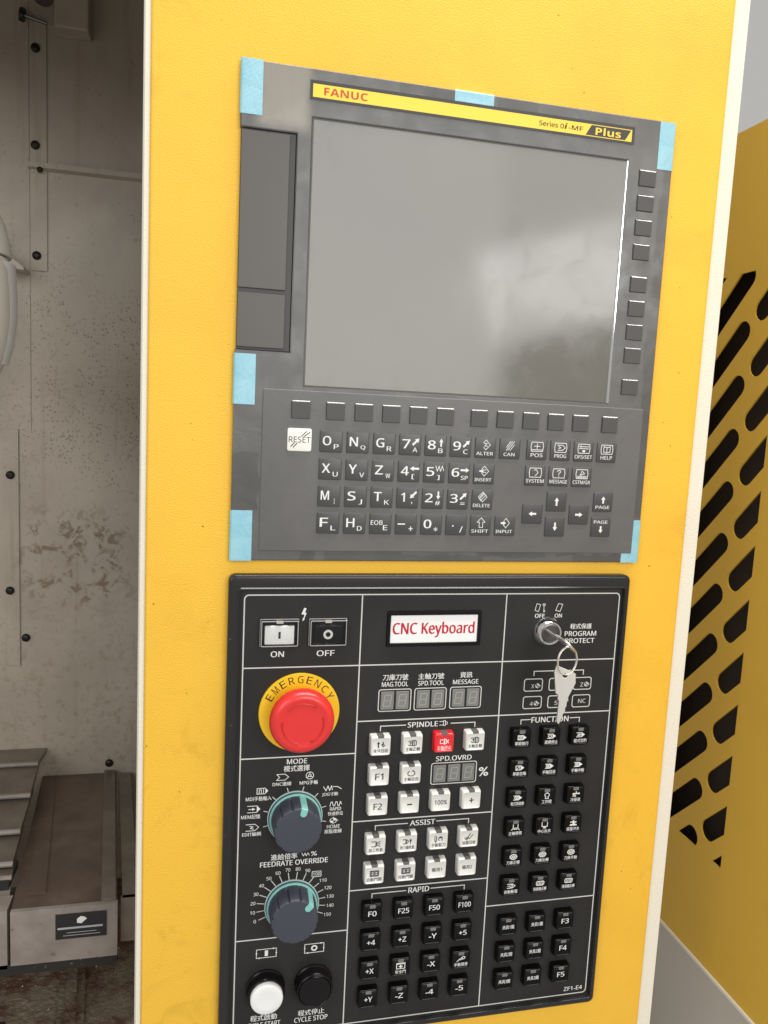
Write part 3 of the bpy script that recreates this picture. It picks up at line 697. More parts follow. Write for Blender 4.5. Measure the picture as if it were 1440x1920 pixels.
# ------------------------------------------------------------------ display unit
du = thing('display_unit', V(200, 418, -6), 'grey control screen unit with large blank display and letter keypad under film', 'control display')
outer = rrect(400, 418, 2.5, 3, 200, 209)
hole_scr = [(59.5, 38.7), (354, 38.7), (354, 263), (59.5, 263)]
hole_slot = [(-8, 53.2), (47, 53.2), (47, 234.4), (-8, 234.4)]
outline = [(0, 2.5), (2.5, 0), (397.5, 0), (400, 2.5), (400, 415.5), (397.5, 418), (2.5, 418), (0, 415.5), (0, 234.4), (47, 234.4), (47, 53.2), (0, 53.2)]
bez = plate('bezel', outline, [hole_scr], -6, 0, 1.0, 'film_bezel', du, (0, 0, 0))
boxpart('back_tray', 1, 399, 1, 417, -5.8, -4.2, 'slot_recess', du)
me = mesh_from('screen', *loft([(rrect(294.3, 224.1, .5, 2), -4), (rrect(294.3, 224.1, .5, 2), -1.4), (rrect(291.5, 221.3, .5, 2), -1.0)]))
part('screen', me, 'film_screen', du, (206.75, 150.85, 0))
# bright bevelled edge strip down the right side of the screen opening
part('screen_edge', mesh_from('screen_edge', *loft([([(352.3, 39.5), (354, 39.5), (354, 262.5), (352.3, 262.5)], -1.0), ([(353.2, 39.5), (354, 39.5), (354, 262.5), (353.2, 262.5)], .3)])), 'chrome', du, (0, 0, 0))
r1 = boxpart('slot_frame', .8, 46.2, 54, 233.6, -4.1, -2.2, 'slot_recess', du)
for y0, y1 in ((55.5, 182.4), (186.3, 231.8)):
    boxpart('slot_door', 1.2, 41.3, y0, y1, -2.1, -.5, 'slot_door', du, .35)
me = mesh_from('keypad_plate', *loft([(rrect(367.5, 142.6, 1, 2), .02), (rrect(367.5, 142.6, 1, 2), .35), (rrect(366.5, 141.6, 1, 2), .7)]))
mat('keypad_film', (0.145, 0.14, 0.132), 0.34)
def _kf():
    nt, b = nodes(MATS['keypad_film']); co = ocoord(nt)
    c = mixc(nt, ramp(nt, noise(nt, co, 9, 4, 0.55), 0.3, 0.7), (0.102, 0.099, 0.097), (0.130, 0.125, 0.119))
    nt.links.new(c, b.inputs['Base Color']); bump(nt, b, noise(nt, co, 30, 3, 0.5, 1.0), 0.001, 0.3)
_kf()
part('keypad_plate', me, 'keypad_film', du, (208.5, 337.6, 0))
HK = 0.7
mat('soft_key_edge', (0.085, 0.082, 0.080), 0.10, spec=1.0)
def soft_mesh(w, h, H):
    L = [(rrect(w, h, .8, 2), 0), (rrect(w, h, .8, 2), H - 1.15)]
    a = b = 0.0
    for t, l in ((60, .35), (42, .62), (37, .55), (32, .55)):
        a += l * math.cos(math.radians(t)); b += l * math.sin(math.radians(t))
        L.append((rrect(w - .7 * a, h - 1.3 * a, .6, 2, 0, .35 * a), H - 1.15 + b))
    me = mesh_from('soft_key', *loft(L))
    me.materials.append(MATS['soft_key']); me.materials.append(MATS['soft_key_edge'])
    for p in me.polygons:
        if len(p.vertices) == 4 and -p.center.y * 1000 > H - 1.14: p.material_index = 1
    return me
sk = soft_mesh(16.7, 15.8, 1.7)
for x in (49.6, 80.4, 106, 131.3, 156.7, 182.2, 215.2, 240.8, 266.6, 292, 317.5, 348.2):
    part('soft_key', sk, 'soft_key', du, (x + 8.35, 282.9, HK))
sk2 = soft_mesh(17.5, 15.1, 1.5)
for y in (45.3, 67.7, 89.8, 112, 141.8, 164.2, 186.4, 208.4, 238.4):
    part('soft_key', sk2, 'soft_key', du, (374.8, y + 7.55, 0))
# name strip
ns = part('name_strip', mesh_from('name_strip', *loft([(rrect(301.5, 15.5, .3, 1), 0), (rrect(301.5, 15.5, .3, 1), .4)])), 'strip_black', du, (207.45, 17.05, 0))
decal('colour_band', ([(59.1, 12.2, 0), (355.3, 12.2, 0), (355.3, 22.7, 0), (59.1, 22.7, 0)], [(0, 1, 2, 3)]), 'strip_yellow', ns, .3)
text('FANUC', 68.4, 14.2, 105.7, 20.4, 'print_red', ns, .42, bold=.05)
text('Series 0', 263, 15.3, 287, 19.5, 'print_black', ns, .42, bold=.012)
text('i', 288.2, 14.4, 290, 19.5, 'print_black', ns, .42, bold=.012, shear=.25)
text('-MF', 291.5, 15.6, 306.3, 19.5, 'print_black', ns, .42, bold=.012)
decal('corner_block', ([(314.3, 12.9, 0), (354.2, 12.9, 0), (348.8, 21.9, 0), (308.9, 21.9, 0)], [(0, 1, 2, 3)]), 'strip_black', ns, .40)
text('Plus', 318.5, 14.2, 344, 20.9, 'strip_yellow', ns, .55, bold=.05)

# keypad keys
kme = cap_mesh('membrane_key', 20.4, 19.2, 1.1, 1.2, 0.5)
kmw = cap_mesh('reset_key', 21.4, 20.2, 1.2, 1.8, 0.6)
KX = [75.7 + 24.25 * i for i in range(8)]; KY = [300.2, 324.7, 349.0, 373.4]; KX2 = [272.8, 297.0, 321.2, 345.5]
def mkey(x, y): return part('membrane_key', kme, 'key_grey', du, (x + 10.2, y + 9.6, HK))
TOP = HK + 1.1
def lab(k, body, x, y, a, b, c, d, bold=0.008): return decal('legend', textvf(body, x + a * 20.4, y + b * 19.2, x + c * 20.4, y + d * 19.2, 0, bold), 'print_white', k, TOP)
def sym(k, nm, x, y, a, b, c, d, w=.6): return decal('symbol', icon(nm, x + a * 20.4, y + b * 19.2, x + c * 20.4, y + d * 19.2, w), 'print_white', k, TOP)
def arr(k, x, y, a, b, c, d, ang, L=.95):
    P = arrow(.5, .5, ang, L, .22, .55, .42); f = lambda p: (x + (a + p[0] * (c - a)) * 20.4, y + (b + p[1] * (d - b)) * 19.2, 0)
    return decal('symbol', ([f(p) for p in P], [tuple(range(7))]), 'print_white', k, TOP)
for r, row in enumerate((('OP', 'NQ', 'GR', '7A', '8B', '9C'), ('XU', 'YV', 'ZW', '4[', '5]', '6~'), ('MI', 'SJ', 'TK', '1,', '2#', '3='), ('FL', 'HD', 'EE', '-+', '0*', './'))):
    for i, s in enumerate(row):
        x, y = KX[i], KY[r]; k = mkey(x, y)
        if s == 'EE': lab(k, 'EOB', x, y, .05, .33, .6, .55); lab(k, 'E', x, y, .62, .56, .82, .8); continue
        wide = .2 if s[0] in 'MOGH' else .12
        if s[0] == '-': lab(k, '-', x, y, .1, .46, .45, .52)
        elif s[0] == '.': lab(k, '.', x, y, .3, .5, .38, .58)
        elif s[0] == '1': lab(k, '1', x, y, .2, .25, .38, .68, .016)
        else: lab(k, s[0], x, y, .13, .25, .5, .68, .016)
        sm = {'[': (.64, .62, .76, .86), ']': (.64, .62, .76, .86), ',': (.68, .68, .73, .8), '#': (.62, .6, .84, .82), '=': (.62, .66, .84, .76), '+': (.62, .6, .82, .82), '*': (.62, .62, .8, .82), '/': (.66, .56, .82, .86), '~': (.58, .62, .92, .82), 'I': (.72, .62, .76, .86), 'J': (.64, .62, .8, .86)}.get(s[1], (.62, .62, .84, .84))
        lab(k, 'SP' if s[1] == '~' else s[1], x, y, *sm)
        ang = {'7': 45, '8': 0, '9': 45, '4': 270, '6': 90, '1': 225, '2': 180, '3': 45}.get(s[0])
        if ang is not None:
            if s[0] == '8' or s[0] == '2': arr(k, x, y, .58, .14, .92, .55, ang)
            else: arr(k, x, y, .56, .14, .96, .56, ang, 1.05)
        if s[0] == '5': sym(k, 'zigzag', x, y, .56, .16, .94, .5)
for x, y, nm, tx in ((KX[6], KY[0], 'alter', 'ALTER'), (KX[7], KY[0], 'cancel', 'CAN'), (KX[6], KY[1], 'insert', 'INSERT'), (KX[6], KY[2], 'delete', 'DELETE'), (KX[6], KY[3], 'shift', 'SHIFT'), (KX[7], KY[3], 'input', 'INPUT')):
    k = mkey(x, y); sym(k, nm, x, y, .3, .12, .72, .6, .55); w = .44 if len(tx) > 3 else .3
    lab(k, tx, x, y, .5 - w, .7, .5 + w - .06, .86)
for x, y, nm, tx in ((KX2[0], KY[0], 'pos', 'POS'), (KX2[1], KY[0], 'prog', 'PROG'), (KX2[2], KY[0], 'ofs', 'OFS/SET'), (KX2[3], KY[0], 'help', 'HELP'), (KX2[0], KY[1], 'system', 'SYSTEM'), (KX2[1], KY[1], 'message', 'MESSAGE'), (KX2[2], KY[1], 'cstm', 'CSTM/GR')):
    k = mkey(x, y); sym(k, nm, x, y, .17, .1, .83, .6, .6); w = .3 if len(tx) < 5 else .45
    lab(k, tx, x, y, .5 - w, .67, .5 + w, .85)
for x, y, ang in ((KX2[1], KY[2], 0), (KX2[0], 361.3, 270), (KX2[2], 361.3, 90), (KX2[1], KY[3], 180)):
    k = mkey(x, y); arr(k, x, y, .3, .28, .7, .72, ang)
k = mkey(KX2[3] + .6, KY[2] - .5); arr(k, KX2[3] + .6, KY[2] - .5, .3, .2, .7, .58, 0); lab(k, 'PAGE', KX2[3] + .6, KY[2] - .5, .12, .68, .84, .84)
k = mkey(KX2[3] + .2, KY[3] - .3); arr(k, KX2[3] + .2, KY[3] - .3, .3, .44, .7, .82, 180); lab(k, 'PAGE', KX2[3] + .2, KY[3] - .3, .12, .16, .84, .32)
k = part('membrane_key', kmw, 'key_white', du, (57.7, 309.4, HK)); tag(k, 'white reset key')
decal('legend', textvf('RESET', 48.2, 306.6, 67.4, 311.8), 'print_black', k, HK + 1.2)
decal('symbol', strokes([[(59.5, 306), (63.5, 302)], [(62, 306), (66.5, 302.6)], [(52.3, 316), (55.5, 312.6)], [(50.3, 315.2), (53, 312.4)]], .75), 'print_black', k, HK + 1.2)

# adhesive tape pieces wrapped round the unit's rim
def tape(label, x0, x1, y0, y1, edge):
    t = .25; b = 1.1
    if edge == 'L': prof = [(x1, t), (x0 + b, t), (x0 - t, t - b), (x0 - t, -5.5)]
    elif edge == 'R': prof = [(x0, t), (x1 - b, t), (x1 + t, t - b), (x1 + t, -5.5)]
    else: prof = [(y1, t), (y0 + b, t), (y0 - t, t - b), (y0 - t, -5.5)]
    inner = [(a - (0.18 if (edge == 'R') else -0.18) * (1 if i > 1 else 0), h - (.2 if i < 2 else .1)) for i, (a, h) in enumerate(prof)]
    ring = prof + inner[::-1]
    if edge in 'LR': A = [(a, y0, h) for a, h in ring]; B = [(a, y1, h) for a, h in ring]; cx, cy = (x0 + x1) / 2, (y0 + y1) / 2
    else: A = [(x0, a, h) for a, h in ring]; B = [(x1, a, h) for a, h in ring]; cx, cy = (x0 + x1) / 2, (y0 + y1) / 2
    n = len(ring); vs = [(x - cx, y - cy, h) for x, y, h in A + B]
    fs = [(i, (i + 1) % n, n + (i + 1) % n, n + i) for i in range(n)] + [(i, i + 1, n - 2 - i, n - 1 - i) for i in range(3)] + [(n + i, n + i + 1, 2 * n - 2 - i, 2 * n - 1 - i) for i in range(3)]
    o = part('tape_strip', mesh_from('tape_strip', vs, fs), 'tape_blue', None, (cx, cy, 0.0))
    tag(o, label, 'tape', 'blue tape on the display unit')
tape('light blue tape on the upper left corner of the grey screen unit', -.4, 17.6, -.3, 43, 'L')
tape('short light blue tape folded over the top edge of the screen unit', 183, 219.2, -.3, 10.2, 'T')
tape('light blue tape on the upper right corner of the grey screen unit', 384, 400.5, .6, 43.2, 'R')
tape('light blue tape on the left edge below the card slot doors', -.6, 17.9, 237.6, 280.8, 'L')
tape('light blue tape on the lower left corner beside the keypad', -.4, 18.5, 373.2, 418.2, 'L')
tape('light blue tape on the lower right corner beside the keypad', 381.5, 400.5, 375.5, 418.2, 'R')

# ------------------------------------------------------------------ operator panel
op = thing('operator_panel', V(195, 892, -6), 'black operator panel with square buttons, dials and red emergency stop', 'operator panel')
def rr(x0, x1, y0, y1, r, n=4): return rrect(x1 - x0, y1 - y0, r, n, (x0 + x1) / 2, (y0 + y1) / 2)
me = mesh_from('bezel', *loft([(rr(-.5, 393, 430.5, 895.8, 6), -6), (rr(-.5, 393, 430.5, 895.8, 6), 1.4), (rr(.1, 392.4, 431.1, 895.2, 5.6), 2.6), (rr(1.2, 391.3, 432.2, 894.1, 5), 3.3), (rr(2.6, 390.2, 433.6, 893, 4), 3.5),
    (rr(7.2, 388.6, 441.8, 889.4, 3), 3.5), (rr(8.2, 387.9, 442.8, 888.8, 2.6), 4.6), (rr(8.7, 387.6, 443.3, 888.5, 2.4), 4.6), (rr(9.3, 387.3, 443.9, 888.2, 2.2), 4.0), (rr(9.7, 387.2, 444.3, 888.0, 2), -.6)], True, False))
part('bezel', smooth_angle(me, 40), 'panel_bezel', op, (0, 0, 0))
boxpart('face_plate', 9.6, 387.3, 444.2, 888.1, -2.5, 0, 'panel_face', op)
X0, X1, XA, XB = 13.8, 384, 121.2, 263.5
Y0, Y1 = 449.4, 884.8
def rframe(x0, x1, y0, y1, r, n=4):
    p = rr(x0, x1, y0, y1, r, n); return p + [p[0]]
lines = [rframe(X0, X1, Y0, Y1, 4), [(XA, Y0), (XA, Y1)], [(XB, Y0), (XB, Y1)], [(X0, 517), (X1, 517)], [(X0, 603.2), (XA, 603.2)], [(X0, 784), (XA, 784)],
         [(XA, 571.8), (X1, 571.8)], [(XA, 672.2), (XB, 672.2)], [(XA, 743.2), (XB, 743.2)], [(XB, 774.2), (X1, 774.2)]]
decal('printed_line', strokes(lines, 1.15), 'line_white', op, 0)
for pl_ in ([[(144.4, 582), (144.4, 577.4), (169, 577.4)], [(214.8, 577.6), (239.3, 577.6), (239.3, 582)], [(144.2, 682.2), (144.2, 677.8), (176.2, 677.8)], [(206, 677.6), (239.2, 677.6), (239.2, 682)],
    [(144.2, 752.7), (144.2, 748.4), (178.3, 748.4)], [(204.3, 748.4), (239.3, 748.4), (239.3, 752.7)], [(287.6, 581.8), (287.6, 577.5), (297.4, 577.5)], [(340.6, 577.5), (350.9, 577.5), (350.9, 581.8)],
    [(297.8, 532.2), (297.8, 527.9), (351.1, 527.9), (351.1, 532.4)]]):
    decal('printed_line', strokes([pl_], .95), 'line_white', op, 0)
boxes = []
for x0, x1, y0, y1 in ((141.2, 172.7, 541.5, 562.8), (176.4, 207.8, 541.4, 562.8), (212.0, 243.5, 541.3, 562.7), (197.5, 243.7, 617.7, 639.2), (288.3, 307.5, 535.7, 548), (314.9, 334.1, 535.7, 548), (341.4, 360.4, 535.7, 548),
                       (288.4, 307.8, 553.8, 566), (314.9, 334.2, 553.8, 566), (341.4, 360.5, 553.9, 566.3)):
    boxes.append(rframe(x0, x1, y0, y1, 2.2, 3))
for pl_ in boxes: decal('printed_line', strokes([pl_], .9), 'line_white', op, 0)
for body, *bxx in (('ON', 38.5, 501.7, 50.5, 507.2), ('OFF', 80.5, 501.7, 97.2, 507.2), ('刀庫刀號', 144.2, 526.6, 169.1, 532.6), ('MAG.TOOL', 143.7, 534.0, 169.4, 538.7), ('主軸刀號', 179.0, 526.6, 204.8, 532.6), ('SPD.TOOL', 179.2, 534, 204.9, 538.7), ('資訊', 221.0, 526.3, 233.5, 532.2), ('MESSAGE', 214.1, 533.9, 239.9, 538.5),
    ('OFF', 294.1, 469.6, 304.6, 473.6), ('ON', 315.1, 469.6, 322.8, 473.6), ('程式保護', 332.7, 480.0, 356.0, 485.4), ('PROGRAM', 327.4, 487.7, 361.6, 492.7), ('PROTECT', 328.5, 495.0, 360.3, 500.0), ('FUNCTION', 298.7, 575.2, 338.9, 581.0),
    ('MODE', 56.6, 605.4, 75.5, 610.4), ('模式選擇', 53.9, 611.8, 78.1, 617.8), ('DNC連線', 44.0, 627.3, 61.4, 631.3), ('MPG手輪', 69.2, 627.4, 86.4, 631.5), ('JOG寸動', 90.8, 640.5, 106.1, 644.6), ('RAPID', 99.0, 655.8, 109.8, 659.2), ('快速移位', 97.1, 660.2, 111.8, 664.2),
    ('HOME', 96.7, 673.4, 109.2, 677.0), ('原點復歸', 94.5, 677.9, 111.1, 682.2), ('MDI手動輸入', 19.8, 640.2, 43.5, 644.6), ('MEM記憶', 15.9, 657.6, 33.5, 661.9), ('EDIT編輯', 17.3, 675.0, 34.8, 679.0), ('進給倍率', 44.6, 698.9, 69.6, 705.0), ('%', 82.5, 698.9, 88.2, 703.4), ('FEEDRATE OVERRIDE', 34.7, 706.0, 99.0, 711.2),
    ('程式啟動', 29.9, 863.3, 55.4, 869.6), ('CYCLE START', 27.4, 871.2, 58.9, 876.4), ('程式停止', 75.7, 864.0, 101.8, 870.0), ('CYCLE STOP', 72.4, 871.4, 105.2, 876.6),
    ('SPINDLE', 171.1, 574.8, 201.3, 580.0), ('SPD.OVRD', 201.4, 610.7, 238.2, 615.8), ('%', 246.4, 624.4, 256.6, 633.8), ('ASSIST', 178.8, 675.2, 204.5, 680.6), ('RAPID', 181.0, 745.6, 202.4, 751.2), ('ZF1-E4', 358.6, 876.4, 379.8, 880.9)):
    big = body in ('SPINDLE', 'SPD.OVRD', 'ASSIST', 'RAPID', 'FUNCTION', 'MODE', 'FEEDRATE OVERRIDE', 'ON', 'OFF')
    text(body, *bxx, 'print_white', op, 0, bold=.016 if big else .012)
for nm, x0, y0, x1, y1, w in (('flash', 64.6, 461.4, 70, 474.2, .5), ('card_key', 293.8, 459.5, 304.7, 467.8, .55), ('card', 315.8, 459.5, 322.9, 467.5, .55), ('dnc', 47.5, 619.6, 58.7, 626, .6), ('wheel', 74.8, 619, 82.3, 626.3, .6), ('zig', 92, 633.6, 109, 639.4, .65), ('wave', 98.8, 650, 109.9, 655, .65),
    ('home', 98.9, 665.9, 107.3, 672.6, .6), ('mdi', 29.9, 631.8, 39.8, 638.6, .6), ('mem', 21.7, 649, 33, 656, .6), ('edit', 20.7, 667, 32.4, 674, .6), ('zigzag', 73.9, 699.8, 81, 703.6, .6), ('cycle_on', 33.9, 794, 52.7, 804.4, .6), ('cycle_off', 80, 793.8, 98.6, 804.6, .6), ('spindle', 203, 574.2, 212.8, 580.2, .55)):
    decal('symbol', icon(nm, x0, y0, x1, y1, w), 'print_white', op, 0)
decal('symbol', strokes([arc(89.3, 799.2, 2.3, 0, 360, 16)], 1.3), 'print_white', op, 0)
for x, y, s, ic in ((294.6, 539.8, 'X', 1), (321, 539.8, 'Y', 1), (347.6, 539.8, 'Z', 1), (294.4, 557.9, '4', 1), (321, 557.9, '5', 1)):
    text(s, x + 1.2, y + 1.2, x + 4.4, y + 5.4, 'print_dim', op, 0, bold=.004)
    decal('symbol', icon('home', x + 5.2, y + .4, x + 11.2, y + 5.8, .5), 'print_dim', op, 0)
text('NC', 347.8, 558, 356.2, 562.4, 'print_dim', op, 0, bold=.004)
# dial scales
tk = []
for i in range(8):
    a = math.radians(-104.5 + 29.6 * i); tk.append([(66 + 26.6 * math.sin(a), 663 - 26.6 * math.cos(a)), (66 + 30.2 * math.sin(a), 663 - 30.2 * math.cos(a))])
for i in range(16):
    a = math.radians(-111.5 + 14.85 * i); r1 = 33.2 if i < 11 else 32.0
    tk.append([(66 + 26.6 * math.sin(a), 752 - 26.6 * math.cos(a)), (66 + r1 * math.sin(a), 752 - r1 * math.cos(a))])
    tx, ty, L = 66 + 37.2 * math.sin(a), 752 - 36.6 * math.cos(a), len(str(i * 10)) * 1.15
    if i == 10: tx += .3; ty -= 0.4
    text(str(i * 10), tx - L, ty - 1.7, tx + L, ty + 1.7, 'print_white', op, 0, bold=.002)
    if i == 10: decal('printed_line', strokes([rframe(tx - 4.3, tx + 4.3, ty - 2.7, ty + 2.7, .3, 1)], .5), 'print_white', op, 0)
decal('printed_line', strokes(tk, .75), 'line_white', op, 0)

# --- square push buttons
S = 19.9; HB = 8.2
def button_mesh(name):
    L = [(rrect(S, S, 1.6, 3), 0), (rrect(S, S, 1.6, 3), 1.0), (rrect(S - .5, S - .5, 1.8, 3), HB - 2.2), (rrect(S - 1.0, S - 1.0, 1.8, 3), HB - 1.1), (rrect(S - 2.0, S - 2.0, 1.7, 3), HB - .35), (rrect(S - 3.4, S - 3.4, 1.6, 3), HB), (rrect(S - 4.6, S - 4.6, 1.2, 3), HB - .55)]
    return smooth_angle(mesh_from(name, *loft(L)), 42)
bm_k, bm_w, bm_r = button_mesh('button_black'), button_mesh('button_white'), button_mesh('button_red')
led_me = mesh_from('led_window', *loft([(rrect(6.0, 3.4, .5, 2), HB - 3.6), (rrect(6.0, 3.4, .5, 2), HB - .2), (rrect(5.4, 2.8, .4, 2), HB + .1)]))
led_me2 = mesh_from('led_window_pale', *loft([(rrect(6.4, 2.4, .3, 2), .5), (rrect(6.4, 2.4, .3, 2), HB - .9), (rrect(5.8, 2.0, .3, 2), HB + .02)]))
rim_me = mesh_from('clear_rim', *loft([(rrect(S - 4.6, S - 4.6, 1.2, 3), 0)] * 2)) if False else None
XM = [133.8, 165.2, 196.6, 228.0]; XF = [276.6, 308.1, 339.6]; DY = 1.0
def button(x, y, kind, body=None, ic=None, size=None):
    me, mt, pm = {'k': (bm_k, 'btn_black', 'print_white'), 'w': (bm_w, 'btn_white', 'print_black'), 'r': (bm_r, 'btn_red', 'print_white')}[kind]
    y += DY
    b = part('push_button', me, mt, op, (x + S / 2, y + S / 2, 0))
    part('indicator_window', led_me if kind == 'k' else led_me2, 'led_grey' if kind == 'k' else 'led_dark', b, (x + S / 2, y + (2.9 if kind == 'k' else 1.0), 0))
    h = HB - .5; cx, cy = x + S / 2, y + S / 2 - .3
    if body and ic:
        w = min(14.2, 3.6 * len(body))
        decal('legend', textvf(body, cx - w / 2, cy + 3.0, cx + w / 2, cy + 6.8, 0, .012), pm, b, h)
        decal('symbol', icon(ic, cx - 4.2, cy - 4.2, cx + 4.2, cy + 1.9, .72), pm, b, h)
    elif body:
        hh, w = size
        decal('legend', textvf(body, cx - w / 2, cy + .6 - hh / 2, cx + w / 2, cy + .6 + hh / 2, 0, .012), pm, b, h)
    return b
button(XM[0], 583, 'w', '攻牙回退', 'updown'); button(XM[1], 583, 'w', '主軸正轉', 'spindle_r')
tag(button(XM[2], 583, 'r', '主軸停止', 'spindle_x'), 'lit red spindle stop button'); button(XM[3], 583, 'w', '主軸反轉', 'spindle_r')
button(XM[0], 613, 'w', 'F1', None, (6.2, 8)); button(XM[1], 613, 'w', '主軸定向', 'power')
button(XM[0], 643, 'w', 'F2', None, (6.2, 8.4)); button(XM[1], 643, 'w', '-', None, (1.3, 5)); button(XM[2], 643, 'w', '100%', None, (4.8, 12.6)); button(XM[3], 643, 'w', '+', None, (5, 5))
for i, (b, ic) in enumerate((('加工吹氣', 'blow'), ('對刀儀吹氣', 'blow2'), ('手動鬆刀', 'hand'), ('油霧回收', 'mist'))): button(XM[i], 682.8, 'w', b, ic)
for i, (b, ic) in enumerate((('自動門開', 'door'), ('自動門關', 'door'))): button(XM[i], 713, 'w', b, ic)
button(XM[2], 713, 'w', '備用1', None, (4.2, 10.5)); button(XM[3], 713, 'w', '備用2', None, (4.2, 10.5))
for r, row in enumerate((('F0', 'F25', 'F50', 'F100'), ('+4', '+Z', '-Y', '+5'), ('+X', '', '-X', ''), ('+Y', '-Z', '-4', '-5'))):
    for i, s in enumerate(row):
        y = 753 + 30.3 * r
        if s: button(XM[i], y, 'k', s, None, (5.4, {2: 8.2, 3: 11.0, 4: 12.8}[len(s)]))
        else: button(XM[i], y, 'k', *(('安全門', 'safe') if i == 1 else ('手動潤滑', 'oil')))
fn = (('單節執行', 'h_single'), ('選擇停止', 'h_circle'), ('程式空跑', 'hatch3'), ('單節忽略', 'h_slash'), ('手輪回退', 'h_wheel'), ('手輪中斷', 'h_wheel'), ('程式再啟動', 'h_wheel'), ('工作燈', 'bulb'), ('冷卻液', 'tap'),
      ('主軸環噴', 'nozzle'), ('中心出水', 'nozzle2'), ('底盤沖水', 'tap2'), ('刀庫正轉', 'gear'), ('刀庫反轉', 'gear'), ('刀庫手動', 'gear'), ('自動斷電', 'h_line'), ('排屑機正轉', 'drill'), ('排屑機反轉', 'drill'))
for i, (b, ic) in enumerate(fn): button(XF[i % 3], 583 + 31.35 * (i // 3), 'k', b, ic)
for i, b in enumerate(('夾具1開', '夾具1關', 'F3', '夾具2開', '夾具2關', 'F4', '夾具3開', '夾具3關', 'F5')):
    button(XF[i % 3], 783 + 30.1 * (i // 3), 'k', b, None, (5.4, 8.2) if b[0] == 'F' else (4.4, 12.6))

# --- seven segment displays
blk = mesh_from('digit_block', *loft([(rrect(12.6, 17.6, .4, 1), 0), (rrect(12.6, 17.6, .4, 1), .7), (rrect(12.0, 17.0, .4, 1), .9)]))
def seg8():
    f = lambda x, y: (x - .12 * y, y)
    segs = [[f(-2.6, -5.6), f(2.6, -5.6)], [f(-2.6, 0), f(2.6, 0)], [f(-2.6, 5.6), f(2.6, 5.6)], [f(-3.3, -5), f(-3.3, -.7)], [f(3.3, -5), f(3.3, -.7)], [f(-3.3, .7), f(-3.3, 5)], [f(3.3, .7), f(3.3, 5)]]
    return strokes(segs, .95)
seg_me = mesh_from('segments', *seg8(), recalc=False)
for x, y in [(149.6, 552.2), (164.3, 552.2), (184.8, 552.1), (199.5, 552.1), (220.4, 552.0), (235.1, 552.0), (205.9, 628.4), (220.6, 628.4), (235.3, 628.4)]:
    d = part('digit_display', blk, 'digit_block', op, (x, y, 0)); part('segments', seg_me, 'digit_seg', d, (x, y, 1.0))

# --- illuminated name window
nw = part('name_window', smooth_angle(mesh_from('name_window', *loft([(rr(145.6, 238.6, 465.2, 499.6, 1), 0), (rr(145.9, 238.3, 465.5, 499.3, 1), 2.0), (rr(146.6, 237.6, 466.2, 498.6, 1), 2.6), (rr(148.8, 235, 469, 496.1, .6), 2.6), (rr(149, 234.8, 469.2, 495.9, .6), 1.0)])), 30), 'gloss_black', op, (0, 0, 0))
boxpart('name_card', 149.1, 234.7, 469.3, 495.8, 1.02, 1.4, 'plate_white', nw)
text('CNC Keyboard', 151, 475.8, 232, 491.0, 'print_crimson', nw, 1.4, bold=.03)

# --- guarded power switches
for x0, kind in ((27.5, 'w'), (71.8, 'k')):
    sw = part('power_switch', cap_mesh('switch_base', 35, 25.4, 2.0, .8, .5), 'gloss_black', op, (x0 + 18, 483.8, 0))
    bt = part('switch_button', cap_mesh('switch_button', 26.5, 17.2, 4.2, .8, .7, h0=1.9), 'cap_white' if kind == 'w' else 'gloss_black', sw, (x0 + 18, 485.6, 0))
    if kind == 'w': decal('symbol', boxvf(x0 + 17, x0 + 19, 482.4, 488.8, 0, .05), 'print_black', bt, 4.2)
    else: decal('symbol', strokes([arc(x0 + 18, 485.6, 3.3, 0, 360, 20)], 2.0), 'print_white', bt, 4.2)
    cx, cy = x0 + 18, 483.8
    part('clear_cover', mesh_from('clear_cover', *loft([(rrect(34.2, 24.6, 1, 2), 2.05), (rrect(34.2, 24.6, 1, 2), 5.8), (rrect(33.4, 23.8, 1, 2), 6.4)], False, True)), 'clear_plastic', sw, (cx, cy, 0))
    for hh, a, b in ((2.1, 35.2, 25.6), (6.3, 33.4, 23.8)):
        o_, i_ = rrect(a, b, 1, 3), rrect(a - 1.5, b - 1.5, .6, 3)
        part('cover_highlight', mesh_from('cover_highlight', *loft([(i_, hh - .5), (o_, hh - .5), (o_, hh + .2), ([(x * .985, y * .985) for x, y in o_], hh + .5), (i_, hh + .5), (i_, hh - .5)], False, False)), 'edge_highlight', sw, (cx, cy, 0))
    for u in (-11, 0, 11): boxpart('hinge', cx + u - 3.2, cx + u + 3.2, 472.2, 474.8, 2.1, 5.2, 'steel' if u == 0 else 'gloss_black', sw, .4)

# --- emergency stop
es = part('emergency_stop', lathe_mesh('emergency_collar', [(37.4, 0), (37.4, 1.4), (36.9, 2.0), (20, 2.0)], 64), 'estop_yellow', op, (66.4, 560, 0))
EM = []
for i, chh in enumerate('EMERGENCY'):
    a = math.radians(-61 + 15.25 * i); x, y = 66.4 + 31.6 * math.sin(a), 560 - 31.6 * math.cos(a)
    EM.append(textvf(chh, x - 2.6, y - 3.5, x + 2.6, y + 3.5, 0, .0, rot=a))
decal('lettering', join(*EM), 'print_black', es, 2.0)
prof = [(17, 2), (17.5, 10), (22, 12.5), (27.4, 14.5), (29.0, 17), (29.4, 20), (28.9, 24), (27.4, 27), (25.0, 29), (22.6, 29.4), (20.5, 29.0), (17, 28.8), (8, 29.0), (.05, 29.1)]
mc = part('mushroom_cap', lathe_mesh('mushroom_cap', prof, 64), 'estop_red', es, (66.4, 560, 0))
